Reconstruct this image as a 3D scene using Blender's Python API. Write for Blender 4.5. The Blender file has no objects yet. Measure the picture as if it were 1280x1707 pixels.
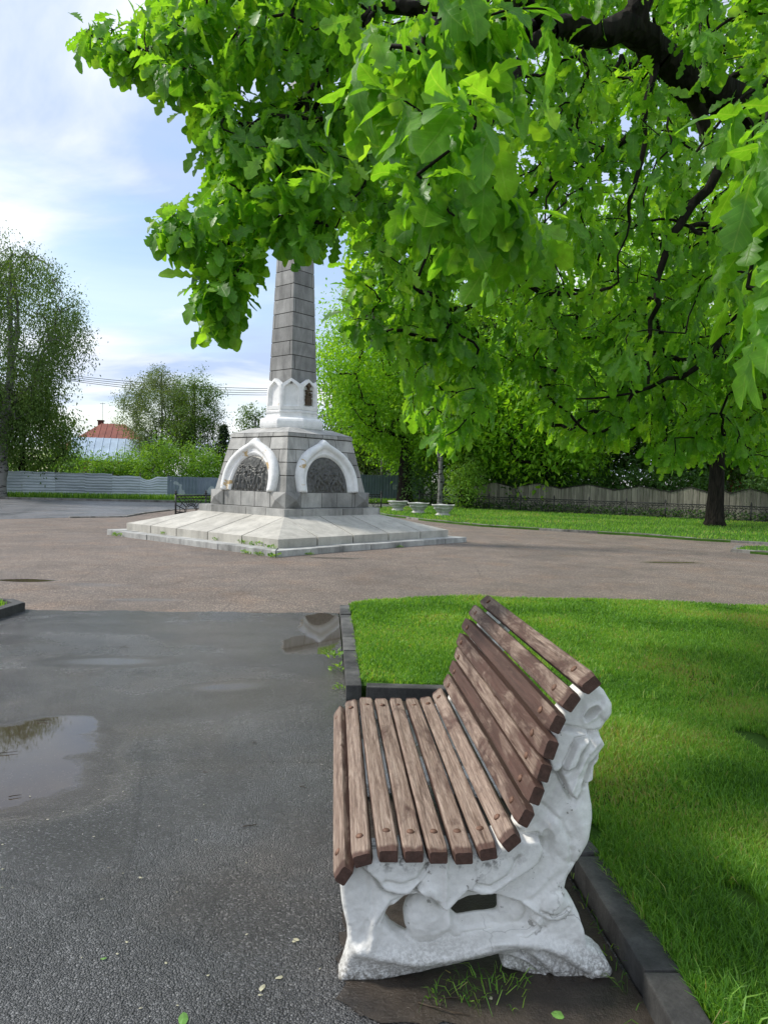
import bpy, bmesh, math, random
import numpy as np
from mathutils import Vector, Matrix, Euler
from mathutils.geometry import tessellate_polygon

SC = bpy.context.scene
COL = SC.collection
rng = np.random.default_rng(7)
random.seed(7)
R_ = math.radians

# ------------------------------------------------------------------ camera
F = 1233.0; PITCH = math.atan(53/F); ROLL = R_(1.5); EYE = 1.6
camd = bpy.data.cameras.new('camera'); cam = bpy.data.objects.new('camera', camd); COL.objects.link(cam)
camd.sensor_fit = 'VERTICAL'; camd.sensor_height = 36.0; camd.lens = 36.0*F/1707.0
camd.clip_start = 0.05; camd.clip_end = 3000
CM = Matrix.Rotation(math.pi/2-PITCH, 4, 'X') @ Matrix.Rotation(ROLL, 4, 'Z')
cam.matrix_world = Matrix.Translation((0, 0, EYE)) @ CM
SC.camera = cam

# ------------------------------------------------------------------ sky + sun
SUN_EL = R_(47); SUN_AZ = math.atan2(-0.985, 0.13)      # clockwise from +Y: from the left
sdir = Vector((math.sin(SUN_AZ)*math.cos(SUN_EL), math.cos(SUN_AZ)*math.cos(SUN_EL), math.sin(SUN_EL)))
w = bpy.data.worlds.new('World'); SC.world = w; w.use_nodes = True
N = w.node_tree.nodes; Lk = w.node_tree.links; N.clear()
out = N.new('ShaderNodeOutputWorld'); bg = N.new('ShaderNodeBackground'); Lk.new(bg.outputs[0], out.inputs[0])
sky = N.new('ShaderNodeTexSky'); sky.sky_type = 'NISHITA'; sky.sun_disc = False
sky.sun_elevation = SUN_EL; sky.sun_rotation = SUN_AZ; sky.air_density = 1.2; sky.dust_density = 1.0
tc = N.new('ShaderNodeTexCoord'); sep = N.new('ShaderNodeSeparateXYZ'); Lk.new(tc.outputs['Generated'], sep.inputs[0])
def wm(op, a, b=None, c=None):
    m = N.new('ShaderNodeMath'); m.operation = op
    for i, v in enumerate((a, b, c)):
        if v is None: continue
        if isinstance(v, (int, float)): m.inputs[i].default_value = v
        else: Lk.new(v, m.inputs[i])
    return m.outputs[0]
zz = wm('ADD', wm('MAXIMUM', sep.outputs[2], 0.0), 0.22)
cmb = N.new('ShaderNodeCombineXYZ')
Lk.new(wm('DIVIDE', sep.outputs[0], zz), cmb.inputs[0]); Lk.new(wm('DIVIDE', sep.outputs[1], zz), cmb.inputs[1])
def wnoise(scale, det, dist, loc, rough=.55):
    mp = N.new('ShaderNodeMapping'); mp.inputs['Location'].default_value = loc; mp.inputs['Scale'].default_value = (scale, scale*1.5, scale)
    mp.inputs['Rotation'].default_value = (0, 0, .5)
    Lk.new(cmb.outputs[0], mp.inputs[0]); n = N.new('ShaderNodeTexNoise'); n.inputs['Scale'].default_value = 1
    n.inputs['Detail'].default_value = det; n.inputs['Roughness'].default_value = rough; n.inputs['Distortion'].default_value = dist
    Lk.new(mp.outputs[0], n.inputs[0]); return n.outputs[0]
def wramp(v, stops):
    r = N.new('ShaderNodeValToRGB'); Lk.new(v, r.inputs[0])
    e = r.color_ramp.elements
    while len(e) < len(stops): e.new(.5)
    for i, (p, c) in enumerate(stops): e[i].position = p; e[i].color = (*c, 1)
    return r.outputs[0]
cover = wramp(wnoise(1.0, 9, .45, (4.3, 1.2, 0)), [(.37, (.22,)*3), (.53, (1,)*3)])
shade = wramp(wnoise(1.1, 7, .5, (8.4, 5.2, 2)), [(.38, (4.0, 5.0, 7.1)), (.58, (7.9, 8.15, 8.5))])
gain = N.new('ShaderNodeVectorMath'); gain.operation = 'SCALE'; gain.inputs['Scale'].default_value = 1.35; Lk.new(sky.outputs[0], gain.inputs[0])
mx = N.new('ShaderNodeMix'); mx.data_type = 'RGBA'
Lk.new(cover, mx.inputs[0]); Lk.new(gain.outputs[0], mx.inputs[6]); Lk.new(shade, mx.inputs[7])
Lk.new(mx.outputs[2], bg.inputs[0]); bg.inputs[1].default_value = 0.102
sl = bpy.data.lights.new('sun', 'SUN'); sl.energy = 2.8; sl.angle = R_(8.0); sl.color = (1, .95, .86)
so = bpy.data.objects.new('sun', sl); COL.objects.link(so); so.rotation_euler = sdir.to_track_quat('Z', 'Y').to_euler()
vs = SC.view_settings; vs.view_transform = 'Standard'; vs.look = 'None'; vs.exposure = 0.50; vs.gamma = 1; vs.use_curve_mapping = False
SC.cycles.max_bounces = 8; SC.cycles.transparent_max_bounces = 8

# ------------------------------------------------------------------ helpers
def ray(x, y):
    return CM.to_3x3() @ Vector((x-640, -(y-853.5), -F))
def gp(x, y, z=0.0):
    d = ray(x, y); t = (z-EYE)/d.z; return Vector((d.x*t, d.y*t, z))
def at(x, y, Y):
    d = ray(x, y); t = Y/d.y; return Vector((d.x*t, Y, EYE+d.z*t))

def tag(o, label=None, cat=None, group=None, kind=None):
    if label: o['label'] = label
    if cat: o['category'] = cat
    if group: o['group'] = group
    if kind: o['kind'] = kind
    return o
def link(name, me, mat=None, parent=None, loc=None):
    o = bpy.data.objects.new(name, me); COL.objects.link(o)
    if mat is not None: me.materials.append(mat)
    if parent is not None: o.parent = parent
    if loc is not None: o.location = loc
    return o
def empty(name, loc=(0, 0, 0), rz=0):
    o = bpy.data.objects.new(name, None); COL.objects.link(o); o.location = loc; o.rotation_euler = (0, 0, rz); o.empty_display_size = .2
    return o
def copy_tree(o, parent=None):
    c = o.copy(); COL.objects.link(c)
    if parent is not None: c.parent = parent
    for ch in list(KIDS.get(o.name, ())): copy_tree_rec(ch, c)
    return c
KIDS = {}
def copy_tree_rec(o, parent):
    c = o.copy(); COL.objects.link(c); c.parent = parent
    for ch in [q for q in SC.objects if q.parent == o]: copy_tree_rec(ch, c)
def dup(o, loc=None, rz=None, sc=None, **kw):
    c = o.copy(); COL.objects.link(c)
    for ch in [q for q in SC.objects if q.parent == o]: copy_tree_rec(ch, c)
    if loc is not None: c.location = loc
    if rz is not None: c.rotation_euler = (0, 0, rz)
    if sc is not None: c.scale = sc if hasattr(sc, '__len__') else (sc,)*3
    tag(c, **kw); return c

def npmesh(name, V, Fc, mat=None, parent=None, smooth=False, attrs=None, loc=None):
    """V (n,3); Fc (m,k) uniform polygons"""
    V = np.asarray(V, np.float32); Fc = np.asarray(Fc, np.int32)
    me = bpy.data.meshes.new(name); n, (m, k) = len(V), Fc.shape
    me.vertices.add(n); me.vertices.foreach_set('co', V.ravel())
    me.loops.add(m*k); me.loops.foreach_set('vertex_index', Fc.ravel())
    me.polygons.add(m); me.polygons.foreach_set('loop_start', np.arange(0, m*k, k, dtype=np.int32))
    try: me.polygons.foreach_set('loop_total', np.full(m, k, np.int32))
    except Exception: pass
    me.polygons.foreach_set('use_smooth', np.full(m, smooth, bool))
    me.update(calc_edges=True); me.validate()
    for an, arr in (attrs or {}).items():
        a = np.asarray(arr, np.float32)
        if a.ndim == 1: at_ = me.attributes.new(an, 'FLOAT', 'POINT'); at_.data.foreach_set('value', a)
        else: at_ = me.attributes.new(an, 'FLOAT_VECTOR', 'POINT'); at_.data.foreach_set('vector', a.ravel())
    return link(name, me, mat, parent, loc)

class MB:
    """collects shapes into one mesh, with a per-shape random value v"""
    def __init__(s): s.V = []; s.F = []; s.A = []; s.S = []
    def add(s, vs_, fs, v=None, smooth=False):
        b = len(s.V); v = random.random() if v is None else v
        s.V += [tuple(p) for p in vs_]; s.F += [tuple(i+b for i in f) for f in fs]; s.A += [v]*len(vs_); s.S += [smooth]*len(fs)
    def hexa(s, p, v=None, bev=0.0):
        """8 corners: bottom 4 ccw, top 4 ccw"""
        if bev <= 0:
            s.add(p, [(3, 2, 1, 0), (4, 5, 6, 7), (0, 1, 5, 4), (1, 2, 6, 5), (2, 3, 7, 6), (3, 0, 4, 7)], v); return
        bm = bmesh.new(); vv = [bm.verts.new(q) for q in p]
        for f in [(3, 2, 1, 0), (4, 5, 6, 7), (0, 1, 5, 4), (1, 2, 6, 5), (2, 3, 7, 6), (3, 0, 4, 7)]: bm.faces.new([vv[i] for i in f])
        bmesh.ops.bevel(bm, geom=bm.edges[:], offset=bev, segments=2, affect='EDGES', profile=.6)
        bm.verts.index_update(); s.add([q.co[:] for q in bm.verts], [[q.index for q in f.verts] for f in bm.faces], v); bm.free()
    def box(s, c, d, rz=0, v=None, bev=0.0, M=None):
        hx, hy, hz = d[0]/2, d[1]/2, d[2]/2; P = []
        for z in (-hz, hz):
            for x, y in ((-hx, -hy), (hx, -hy), (hx, hy), (-hx, hy)):
                q = Vector((x, y, z))
                q = (M @ q) if M is not None else Vector((q.x*math.cos(rz)-q.y*math.sin(rz), q.x*math.sin(rz)+q.y*math.cos(rz), q.z))
                P.append(q+Vector(c))
        s.hexa(P, v, bev)
    def tube(s, pts, rad, n=6, v=None, cap=True, smooth=True):
        pts = [Vector(p) for p in pts]; rad = rad if hasattr(rad, '__len__') else [rad]*len(pts)
        vs_ = []; fs = []; prev = None
        for i, p in enumerate(pts):
            t = (pts[min(i+1, len(pts)-1)]-pts[max(i-1, 0)])
            t = t.normalized() if t.length > 1e-9 else Vector((0, 0, 1))
            if prev is None:
                a = t.cross(Vector((0, 0, 1))); a = a.normalized() if a.length > .01 else Vector((1, 0, 0))
            else:
                a = (prev - t*prev.dot(t)); a = a.normalized() if a.length > 1e-6 else Vector((1, 0, 0))
            prev = a; b = t.cross(a)
            for k in range(n):
                g_ = 2*math.pi*k/n; vs_.append(p+(a*math.cos(g_)+b*math.sin(g_))*rad[i])
        for i in range(len(pts)-1):
            for k in range(n): fs.append((i*n+k, i*n+(k+1) % n, (i+1)*n+(k+1) % n, (i+1)*n+k))
        if cap: fs += [tuple(range(n))[::-1], tuple((len(pts)-1)*n+k for k in range(n))]
        s.add(vs_, fs, v, smooth)
    def lathe(s, prof, n=24, c=(0, 0, 0), v=None, smooth=True, phase=0, rot=None):
        vs_ = []; fs = []
        for r, z in prof:
            for k in range(n):
                a = 2*math.pi*k/n+phase; vs_.append((c[0]+r*math.cos(a), c[1]+r*math.sin(a), c[2]+z))
        for i in range(len(prof)-1):
            for k in range(n): fs.append((i*n+k, i*n+(k+1) % n, (i+1)*n+(k+1) % n, (i+1)*n+k))
        fs += [tuple(range(n))[::-1], tuple((len(prof)-1)*n+k for k in range(n))]
        s.add(vs_, fs, v, smooth)
    def build(s, name, mat, parent=None, loc=None):
        me = bpy.data.meshes.new(name); me.from_pydata(s.V, [], s.F); me.update()
        me.polygons.foreach_set('use_smooth', s.S)
        a = me.attributes.new('v', 'FLOAT', 'POINT'); a.data.foreach_set('value', s.A)
        return link(name, me, mat, parent, loc)

# ------------------------------------------------------------------ material toolkit
class Mat:
    def __init__(s, name, rough=.7, spec=.5):
        s.m = bpy.data.materials.new(name); s.m.use_nodes = True; s.t = s.m.node_tree; s.n = s.t.nodes; s.l = s.t.links
        s.b = s.n['Principled BSDF']; s.b.inputs['Roughness'].default_value = rough; s.b.inputs['Specular IOR Level'].default_value = spec
        s.out = s.n['Material Output']; s._co = None
    def co(s):
        if s._co is None: s._co = s.n.new('ShaderNodeTexCoord')
        return s._co.outputs['Object']
    def geo(s): return s.n.new('ShaderNodeNewGeometry')
    def attr(s, n, vec=False):
        a = s.n.new('ShaderNodeAttribute'); a.attribute_name = n; return a.outputs['Vector' if vec else 'Fac']
    def map(s, vec, sc=(1, 1, 1), loc=(0, 0, 0)):
        m = s.n.new('ShaderNodeMapping'); s.l.new(vec, m.inputs[0]); m.inputs['Scale'].default_value = sc; m.inputs['Location'].default_value = loc; return m.outputs[0]
    def noise(s, sc, det=4, rough=.55, vec=None, dist=0, col=False):
        n = s.n.new('ShaderNodeTexNoise'); n.inputs['Scale'].default_value = sc; n.inputs['Detail'].default_value = det
        n.inputs['Roughness'].default_value = rough; n.inputs['Distortion'].default_value = dist
        s.l.new(vec if vec is not None else s.co(), n.inputs['Vector']); return n.outputs[1 if col else 0]
    def voro(s, sc, vec=None, feat='F1', out=0, rnd=1):
        n = s.n.new('ShaderNodeTexVoronoi'); n.feature = feat; n.inputs['Scale'].default_value = sc; n.inputs['Randomness'].default_value = rnd
        s.l.new(vec if vec is not None else s.co(), n.inputs['Vector']); return n.outputs[out]
    def ramp(s, v, stops, interp='LINEAR'):
        r = s.n.new('ShaderNodeValToRGB'); s.l.new(v, r.inputs[0]); r.color_ramp.interpolation = interp
        e = r.color_ramp.elements
        while len(e) < len(stops): e.new(.5)
        for i, (p, c) in enumerate(stops):
            c = (c,)*3 if isinstance(c, (int, float)) else c; e[i].position = p; e[i].color = (*c, 1)
        return r.outputs[0]
    def mth(s, op, a, b=None, c=None, clamp=False):
        m = s.n.new('ShaderNodeMath'); m.operation = op; m.use_clamp = clamp
        for i, v in enumerate((a, b, c)):
            if v is None: continue
            if isinstance(v, (int, float)): m.inputs[i].default_value = v
            else: s.l.new(v, m.inputs[i])
        return m.outputs[0]
    def mix(s, f, a, b, mode='MIX'):
        m = s.n.new('ShaderNodeMix'); m.data_type = 'RGBA'; m.blend_type = mode
        for i, v in ((0, f), (6, a), (7, b)):
            if isinstance(v, (int, float)):
                if i == 0: m.inputs[0].default_value = v
                else: m.inputs[i].default_value = (v, v, v, 1)
            elif isinstance(v, tuple): m.inputs[i].default_value = (*v, 1)
            else: s.l.new(v, m.inputs[i])
        return m.outputs[2]
    def set(s, nm, v):
        if isinstance(v, (int, float)): s.b.inputs[nm].default_value = v
        elif isinstance(v, tuple): s.b.inputs[nm].default_value = (*v, 1)
        else: s.l.new(v, s.b.inputs[nm])
    def bump(s, h, strength=.4, dist=.01, prev=None):
        b = s.n.new('ShaderNodeBump'); b.inputs['Distance'].default_value = dist
        if isinstance(strength, (int, float)): b.inputs['Strength'].default_value = strength
        else: s.l.new(strength, b.inputs['Strength'])
        s.l.new(h, b.inputs['Height'])
        if prev is not None: s.l.new(prev, b.inputs['Normal'])
        s.l.new(b.outputs[0], s.b.inputs['Normal']); return b.outputs[0]
    def xyz(s, vec=None):
        n = s.n.new('ShaderNodeSeparateXYZ'); s.l.new(vec if vec is not None else s.co(), n.inputs[0]); return n.outputs

def simple(name, col, rough=.7, var=.25, sc=6, spec=.4, bumpv=.2, metal=0):
    m = Mat(name, rough, spec); c2 = tuple(x*(1-var) for x in col); c3 = tuple(min(1, x*(1+var)) for x in col)
    m.set('Base Color', m.ramp(m.noise(sc, 6), [(.3, c2), (.7, c3)])); m.set('Metallic', metal)
    if bumpv: m.bump(m.noise(sc*8, 4), bumpv, .01)
    return m.m

def leafmat(name, c_dark, c_mid, c_light, trans=.45, rough=.42, tmul=1.6, spec=.35, veins=False):
    m = Mat(name, rough, spec); v = m.attr('v')
    col = m.ramp(v, [(0, c_dark), (.5, c_mid), (.93, c_light)] + ([(.985, (.34, .31, .13))] if name == 'grass_blade' else [(1, c_light)]))
    if veins:
        lu = m.xyz(m.attr('luv', True)); ax = m.mth('ABSOLUTE', lu[0])
        rib = m.ramp(ax, [(0, 1.0), (.018, 0.0)])
        ph_ = m.mth('FRACT', m.mth('MULTIPLY', m.mth('SUBTRACT', lu[1], m.mth('MULTIPLY', ax, .75)), 9.0))
        lat = m.ramp(m.mth('ABSOLUTE', m.mth('SUBTRACT', ph_, .5)), [(0, .55), (.09, 0.0)])
        vn = m.mth('MAXIMUM', rib, lat); col = m.mix(m.mth('MULTIPLY', vn, .38), col, (.30, .48, .10))
        blot = m.ramp(m.noise(30, 5, .6), [(.35, .78), (.65, 1.12)]); col = m.mix(1.0, col, blot, 'MULTIPLY'); m.bump(vn, .35, .002)
    m.set('Base Color', col)
    tr = m.n.new('ShaderNodeBsdfTranslucent'); tcol = m.mix(1.0, col, (tmul*1.15, tmul, tmul*.35), 'MULTIPLY'); m.l.new(tcol, tr.inputs[0])
    ms = m.n.new('ShaderNodeMixShader'); ms.inputs[0].default_value = trans
    m.l.new(m.b.outputs[0], ms.inputs[1]); m.l.new(tr.outputs[0], ms.inputs[2]); m.l.new(ms.outputs[0], m.out.inputs[0])
    return m.m

def make_bark(name, c0, c1, sc=12):
    m = Mat(name, .9, .2); v = m.map(m.co(), (1, 1, .22))
    n = m.noise(sc, 8, .65, v, .6)
    m.set('Base Color', m.ramp(n, [(.35, c0), (.65, c1)])); m.bump(m.voro(sc*1.6, v), .9, .05)
    return m.m
M = {}
M['oak_leaf'] = leafmat('oak_leaf', (.06, .20, .016), (.135, .335, .028), (.27, .49, .05), .54, .42, 2.0, .45, True)
M['oak_far'] = leafmat('oak_leaf_far', (.09, .24, .014), (.17, .38, .025), (.30, .52, .045), .48, .5, 1.8)
M['birch_leaf'] = leafmat('birch_leaf', (.05, .10, .022), (.09, .17, .035), (.14, .24, .06), .38, .5, 1.4)
M['willow_leaf'] = leafmat('grey_leaf', (.08, .13, .05), (.14, .21, .08), (.22, .30, .13), .38, .5, 1.3)
M['bush_leaf'] = leafmat('bush_leaf', (.06, .16, .018), (.14, .30, .035), (.26, .45, .07), .4, .5, 1.5)
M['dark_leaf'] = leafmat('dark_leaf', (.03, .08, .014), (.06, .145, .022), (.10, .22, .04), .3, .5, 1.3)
M['spruce'] = leafmat('spruce_needles', (.018, .045, .018), (.035, .07, .028), (.06, .10, .04), .15, .6, 1.2)
M['grass'] = leafmat('grass_blade', (.05, .145, .018), (.135, .32, .040), (.28, .46, .085), .45, .45, 1.6)
M['bark'] = make_bark('oak_bark', (.006, .005, .004), (.028, .023, .018), 10)
M['pine_bark'] = make_bark('pine_bark', (.05, .03, .02), (.16, .09, .06), 8)
m = Mat('birch_bark', .8, .3); v = m.map(m.co(), (1.2, 1.2, 3.2)); zc = m.xyz()[2]
dk = m.ramp(m.noise(2.5, 5, .6, v, .4), [(.50, 0.0), (.62, 1.0)])
low = m.mth('LESS_THAN', zc, 5.5)
m.set('Base Color', m.mix(dk, (.17, .17, .16), (.014, .012, .011))); m.bump(m.noise(9, 5), .5, .03); M['birch_bark'] = m.m

# stone: grey granite blocks, tint by block
def stone(name, c0, c1, tint=.35, grime=.5, sc=3):
    m = Mat(name, .75, .35); v = m.attr('v')
    n = m.noise(sc, 7, .62); sp = m.noise(90, 3, .7)
    base = m.ramp(n, [(.3, c0), (.7, c1)])
    base = m.mix(1.0, base, m.ramp(v, [(0, 1-tint), (1, 1.0+tint*.2)]), 'MULTIPLY')
    base = m.mix(.5, base, m.ramp(sp, [(.3, .55), (.7, 1.25)]), 'MULTIPLY')
    st = m.ramp(m.noise(1.4, 8, .68, m.map(m.co(), (1.6, 1.6, .5)), .6), [(.42, 1.0), (.66, 1-grime)])
    run = m.ramp(m.noise(1.0, 7, .7, m.map(m.co(), (7, 7, .6))), [(.50, 1.0), (.72, .72)]); base = m.mix(.7, base, run, 'MULTIPLY')
    base = m.mix(1.0, base, st, 'MULTIPLY')
    m.set('Base Color', base); m.bump(m.noise(45, 6, .7), .35, .01); return m.m
M['granite'] = stone('grey_granite', (.36, .36, .34), (.52, .51, .48), .38, .40)
M['shaft'] = stone('shaft_granite', (.29, .29, .28), (.42, .415, .40), .28, .42)
M['slab'] = stone('pale_slab', (.46, .44, .385), (.58, .555, .49), .14, .22, 2.5)
M['joint'] = simple('dark_joint', (.05, .048, .042), .95)
M['ledge'] = stone('ledge_stone', (.36, .36, .34), (.60, .60, .57), .2, .5, 2)
# white paint on plaster with peeled ochre patches
def plaster(name, peel=.64, ochre=(.50, .36, .18)):
    m = Mat(name, .6, .35); n = m.noise(2.2, 7, .6, None, .5)
    p = m.ramp(n, [(peel, 0.0), (peel+.02, 1.0)])
    g_ = m.ramp(m.noise(5, 7, .65), [(.3, (.66, .67, .66)), (.6, (.84, .84, .83))])
    m.set('Base Color', m.mix(p, g_, ochre)); m.bump(m.mth('SUBTRACT', m.noise(25, 5), p), .35, .01); return m.m
M['white_paint'] = plaster('white_painted_plaster', .70)
M['arch_paint'] = plaster('peeling_white_plaster', .615)
m = Mat('bronze_relief', .48, .5); n = m.noise(14, 6, .6)
m.set('Base Color', m.ramp(n, [(.3, (.045, .045, .042)), (.7, (.13, .13, .12))])); m.set('Metallic', .35); m.bump(m.noise(60, 4), .3, .008); M['bronze'] = m.m
m = Mat('dark_bronze_emblem', .5, .5); m.set('Base Color', m.ramp(m.noise(20, 4), [(.3, (.03, .018, .008)), (.7, (.10, .06, .025))])); m.bump(m.noise(40, 3), .5, .02); M['emblem'] = m.m

# ---- ground materials
PUD = []     # (cx, cy, rx, ry, rot)
def wet_asphalt(name, c0, c1, peb=260, pud=(), wet0=.45, wet1=.62, damp=.30, dry=.62, bdist=.006, seams=()):
    m = Mat(name, .5, .5); x = m.xyz()
    warp = m.noise(2.6, 4, .6, None, .2); warp2 = m.noise(14, 3)
    pm = None
    for (cx, cy, rx, ry, rot, soft, *amt) in pud:
        dx = m.mth('SUBTRACT', x[0], cx); dy = m.mth('SUBTRACT', x[1], cy); c, s_ = math.cos(rot), math.sin(rot)
        u = m.mth('DIVIDE', m.mth('ADD', m.mth('MULTIPLY', dx, c), m.mth('MULTIPLY', dy, s_)), rx)
        v = m.mth('DIVIDE', m.mth('SUBTRACT', m.mth('MULTIPLY', dy, c), m.mth('MULTIPLY', dx, s_)), ry)
        d = m.mth('SQRT', m.mth('ADD', m.mth('MULTIPLY', u, u), m.mth('MULTIPLY', v, v)))
        d = m.mth('ADD', d, m.mth('MULTIPLY', m.mth('SUBTRACT', warp, .5), 1.0)); d = m.mth('ADD', d, m.mth('MULTIPLY', m.mth('SUBTRACT', warp2, .5), .22))
        k = m.mth('DIVIDE', m.mth('SUBTRACT', 1.0+soft, d), soft, None, True)
        if amt: k = m.mth('MULTIPLY', k, amt[0])
        pm = k if pm is None else m.mth('MAXIMUM', pm, k)
    if pm is None: pm = m.mth('MULTIPLY', warp, 0.0)
    wet = m.ramp(m.noise(.75, 6, .6, None, .3), [(wet0, 0.0), (wet1, 1.0)])
    cell = m.voro(peb, None, 'F1', 0); cc = m.voro(peb, None, 'F1', 1)
    sx = m.n.new('ShaderNodeSeparateColor'); m.l.new(cc, sx.inputs[0])
    peb_c = m.ramp(sx.outputs[0], [(0, .45), (.75, 1.0), (.93, 1.6), (1, 2.6)])
    base = m.ramp(m.noise(1.7, 7, .65), [(.3, c0), (.7, c1)])
    base = m.mix(.9, base, peb_c, 'MULTIPLY')
    base = m.mix(m.mth('MULTIPLY', wet, .5), base, 0.4, 'MULTIPLY')
    fine = m.noise(peb*.55, 4, .7)
    base = m.mix(.5, base, m.ramp(fine, [(.35, .5), (.65, 1.45)]), 'MULTIPLY')
    big = m.noise(.45, 7, .6, None, .8); base = m.mix(.8, base, m.ramp(big, [(.34, .78), (.5, 1.0), (.66, 1.14)]), 'MULTIPLY')
    base = m.mix(m.ramp(m.noise(1.1, 6, .6, m.map(m.co(), (1, 1, 1), (7, 3, 0))), [(.50, 0.0), (.68, .55)]), base, m.mix(1.0, base, (1.18, 1.0, .84), 'MULTIPLY'))
    for (sy, sk, wdt) in seams:
        ln_ = m.mth('ABSOLUTE', m.mth('ADD', m.mth('SUBTRACT', m.mth('ADD', x[1], m.mth('MULTIPLY', x[0], sk)), sy), m.mth('MULTIPLY', m.mth('SUBTRACT', m.noise(4, 5, .7), .5), .10)))
        base = m.mix(m.mth('MULTIPLY', m.ramp(ln_, [(0, 1.0), (wdt, 0.0)]), m.ramp(m.noise(1.3, 3), [(.38, 0.0), (.5, .75)])), base, (.02, .019, .018))
    # fine cracks
    cr = m.voro(.55, m.mix(.08, m.co(), m.noise(3, 4, .6, None, 0, True), 'ADD'), 'DISTANCE_TO_EDGE', 0)
    crk = m.ramp(cr, [(0, .35), (.006, 1.0)]); base = m.mix(.5, base, crk, 'MULTIPLY')
    base = m.mix(m.mth('MULTIPLY', pm, .8), base, (.055, .040, .024))
    m.set('Base Color', base)
    r = m.mth('SUBTRACT', dry, m.mth('MULTIPLY', wet, dry-damp)); r = m.mth('ADD', r, m.mth('MULTIPLY', m.mth('SUBTRACT', fine, .5), .25))
    r = m.mth('MULTIPLY', r, m.mth('SUBTRACT', 1.0, pm)); r = m.mth('ADD', r, m.mth('MULTIPLY', pm, .03)); m.set('Roughness', r)
    hgt = m.mth('ADD', m.mth('MULTIPLY', m.mth('POWER', cell, 2.0), -1.6), m.mth('MULTIPLY', fine, .12)); hgt = m.mth('ADD', hgt, m.mth('MULTIPLY', sx.outputs[1], .45))
    st = m.mth('MULTIPLY', m.mth('SUBTRACT', 1.0, pm), .95); m.bump(hgt, st, bdist); return m.m

# ------------------------------------------------------------------ ground surfaces
def in_poly(P, poly):
    x, y = P[:, 0], P[:, 1]; ins = np.zeros(len(P), bool); n = len(poly)
    for i in range(n):
        x0, y0 = poly[i][:2]; x1, y1 = poly[(i+1) % n][:2]
        if y0 == y1: continue
        c = ((y0 > y) != (y1 > y)) & (x < (x1-x0)*(y-y0)/(y1-y0)+x0); ins ^= c
    return ins
def seg_dist(P, poly, closed=True):
    d = np.full(len(P), 1e9); n = len(poly)
    for i in range(n if closed else n-1):
        a = np.array(poly[i][:2], float); b = np.array(poly[(i+1) % n][:2], float); ab = b-a
        t = np.clip(((P-a)@ab)/max(ab@ab, 1e-12), 0, 1); d = np.minimum(d, np.hypot(*(P-a-t[:, None]*ab).T))
    return d
def sheet(name, poly, z, mat, thick=0.0):
    V = [Vector((p[0], p[1], z)) for p in poly]; tris = tessellate_polygon([V]); mb = MB()
    fs = []
    for t in tris:
        a, b, c = (V[i] for i in t); fs.append(tuple(t) if (b-a).cross(c-a).z > 0 else tuple(reversed(t)))
    if thick:
        n = len(V); W = [Vector((p.x, p.y, z-thick)) for p in V]
        fs += [(i, (i+1) % n, n+(i+1) % n, n+i) for i in range(n)]; V = V+W
    mb.add(V, fs, .5); o = mb.build(name, mat); tag(o, kind='structure'); return o
def kerb(name, pts, width, z0, z1, mat, L=1.0, side=1, gap=.008, jit=.006):
    """row of kerb stones along pts; the stones lie on the `side` of the line"""
    mb = MB()
    for i in range(len(pts)-1):
        a = Vector((*pts[i][:2], 0)); b = Vector((*pts[i+1][:2], 0)); d = b-a; ln = d.length; d.normalize(); nn = Vector((-d.y, d.x, 0))*side
        k = max(1, round(ln/L)); s = ln/k
        for j in range(k):
            o = nn*random.uniform(-jit, jit); zj = z1+random.uniform(-jit, jit)
            p = a+d*(j*s+gap/2)+o; q = a+d*((j+1)*s-gap/2)+o
            base = [p, q, q+nn*width, p+nn*width]
            if side < 0: base = [p+nn*width, q+nn*width, q, p]
            mb.hexa([Vector((v.x, v.y, z0)) for v in base]+[Vector((v.x, v.y, zj)) for v in base], None, .007)
    o = mb.build(name, mat); tag(o, kind='structure'); return o

m = Mat('far_soil', .95, .2); m.set('Base Color', m.ramp(m.noise(.3, 6), [(.35, (.035, .065, .015)), (.65, (.07, .11, .025))])); m.bump(m.noise(5, 6), .5, .05); M['soil'] = m.m
G0 = sheet('ground', [(-900, -60), (900, -60), (900, 1500), (-900, 1500)], -.02, M['soil'])

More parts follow.
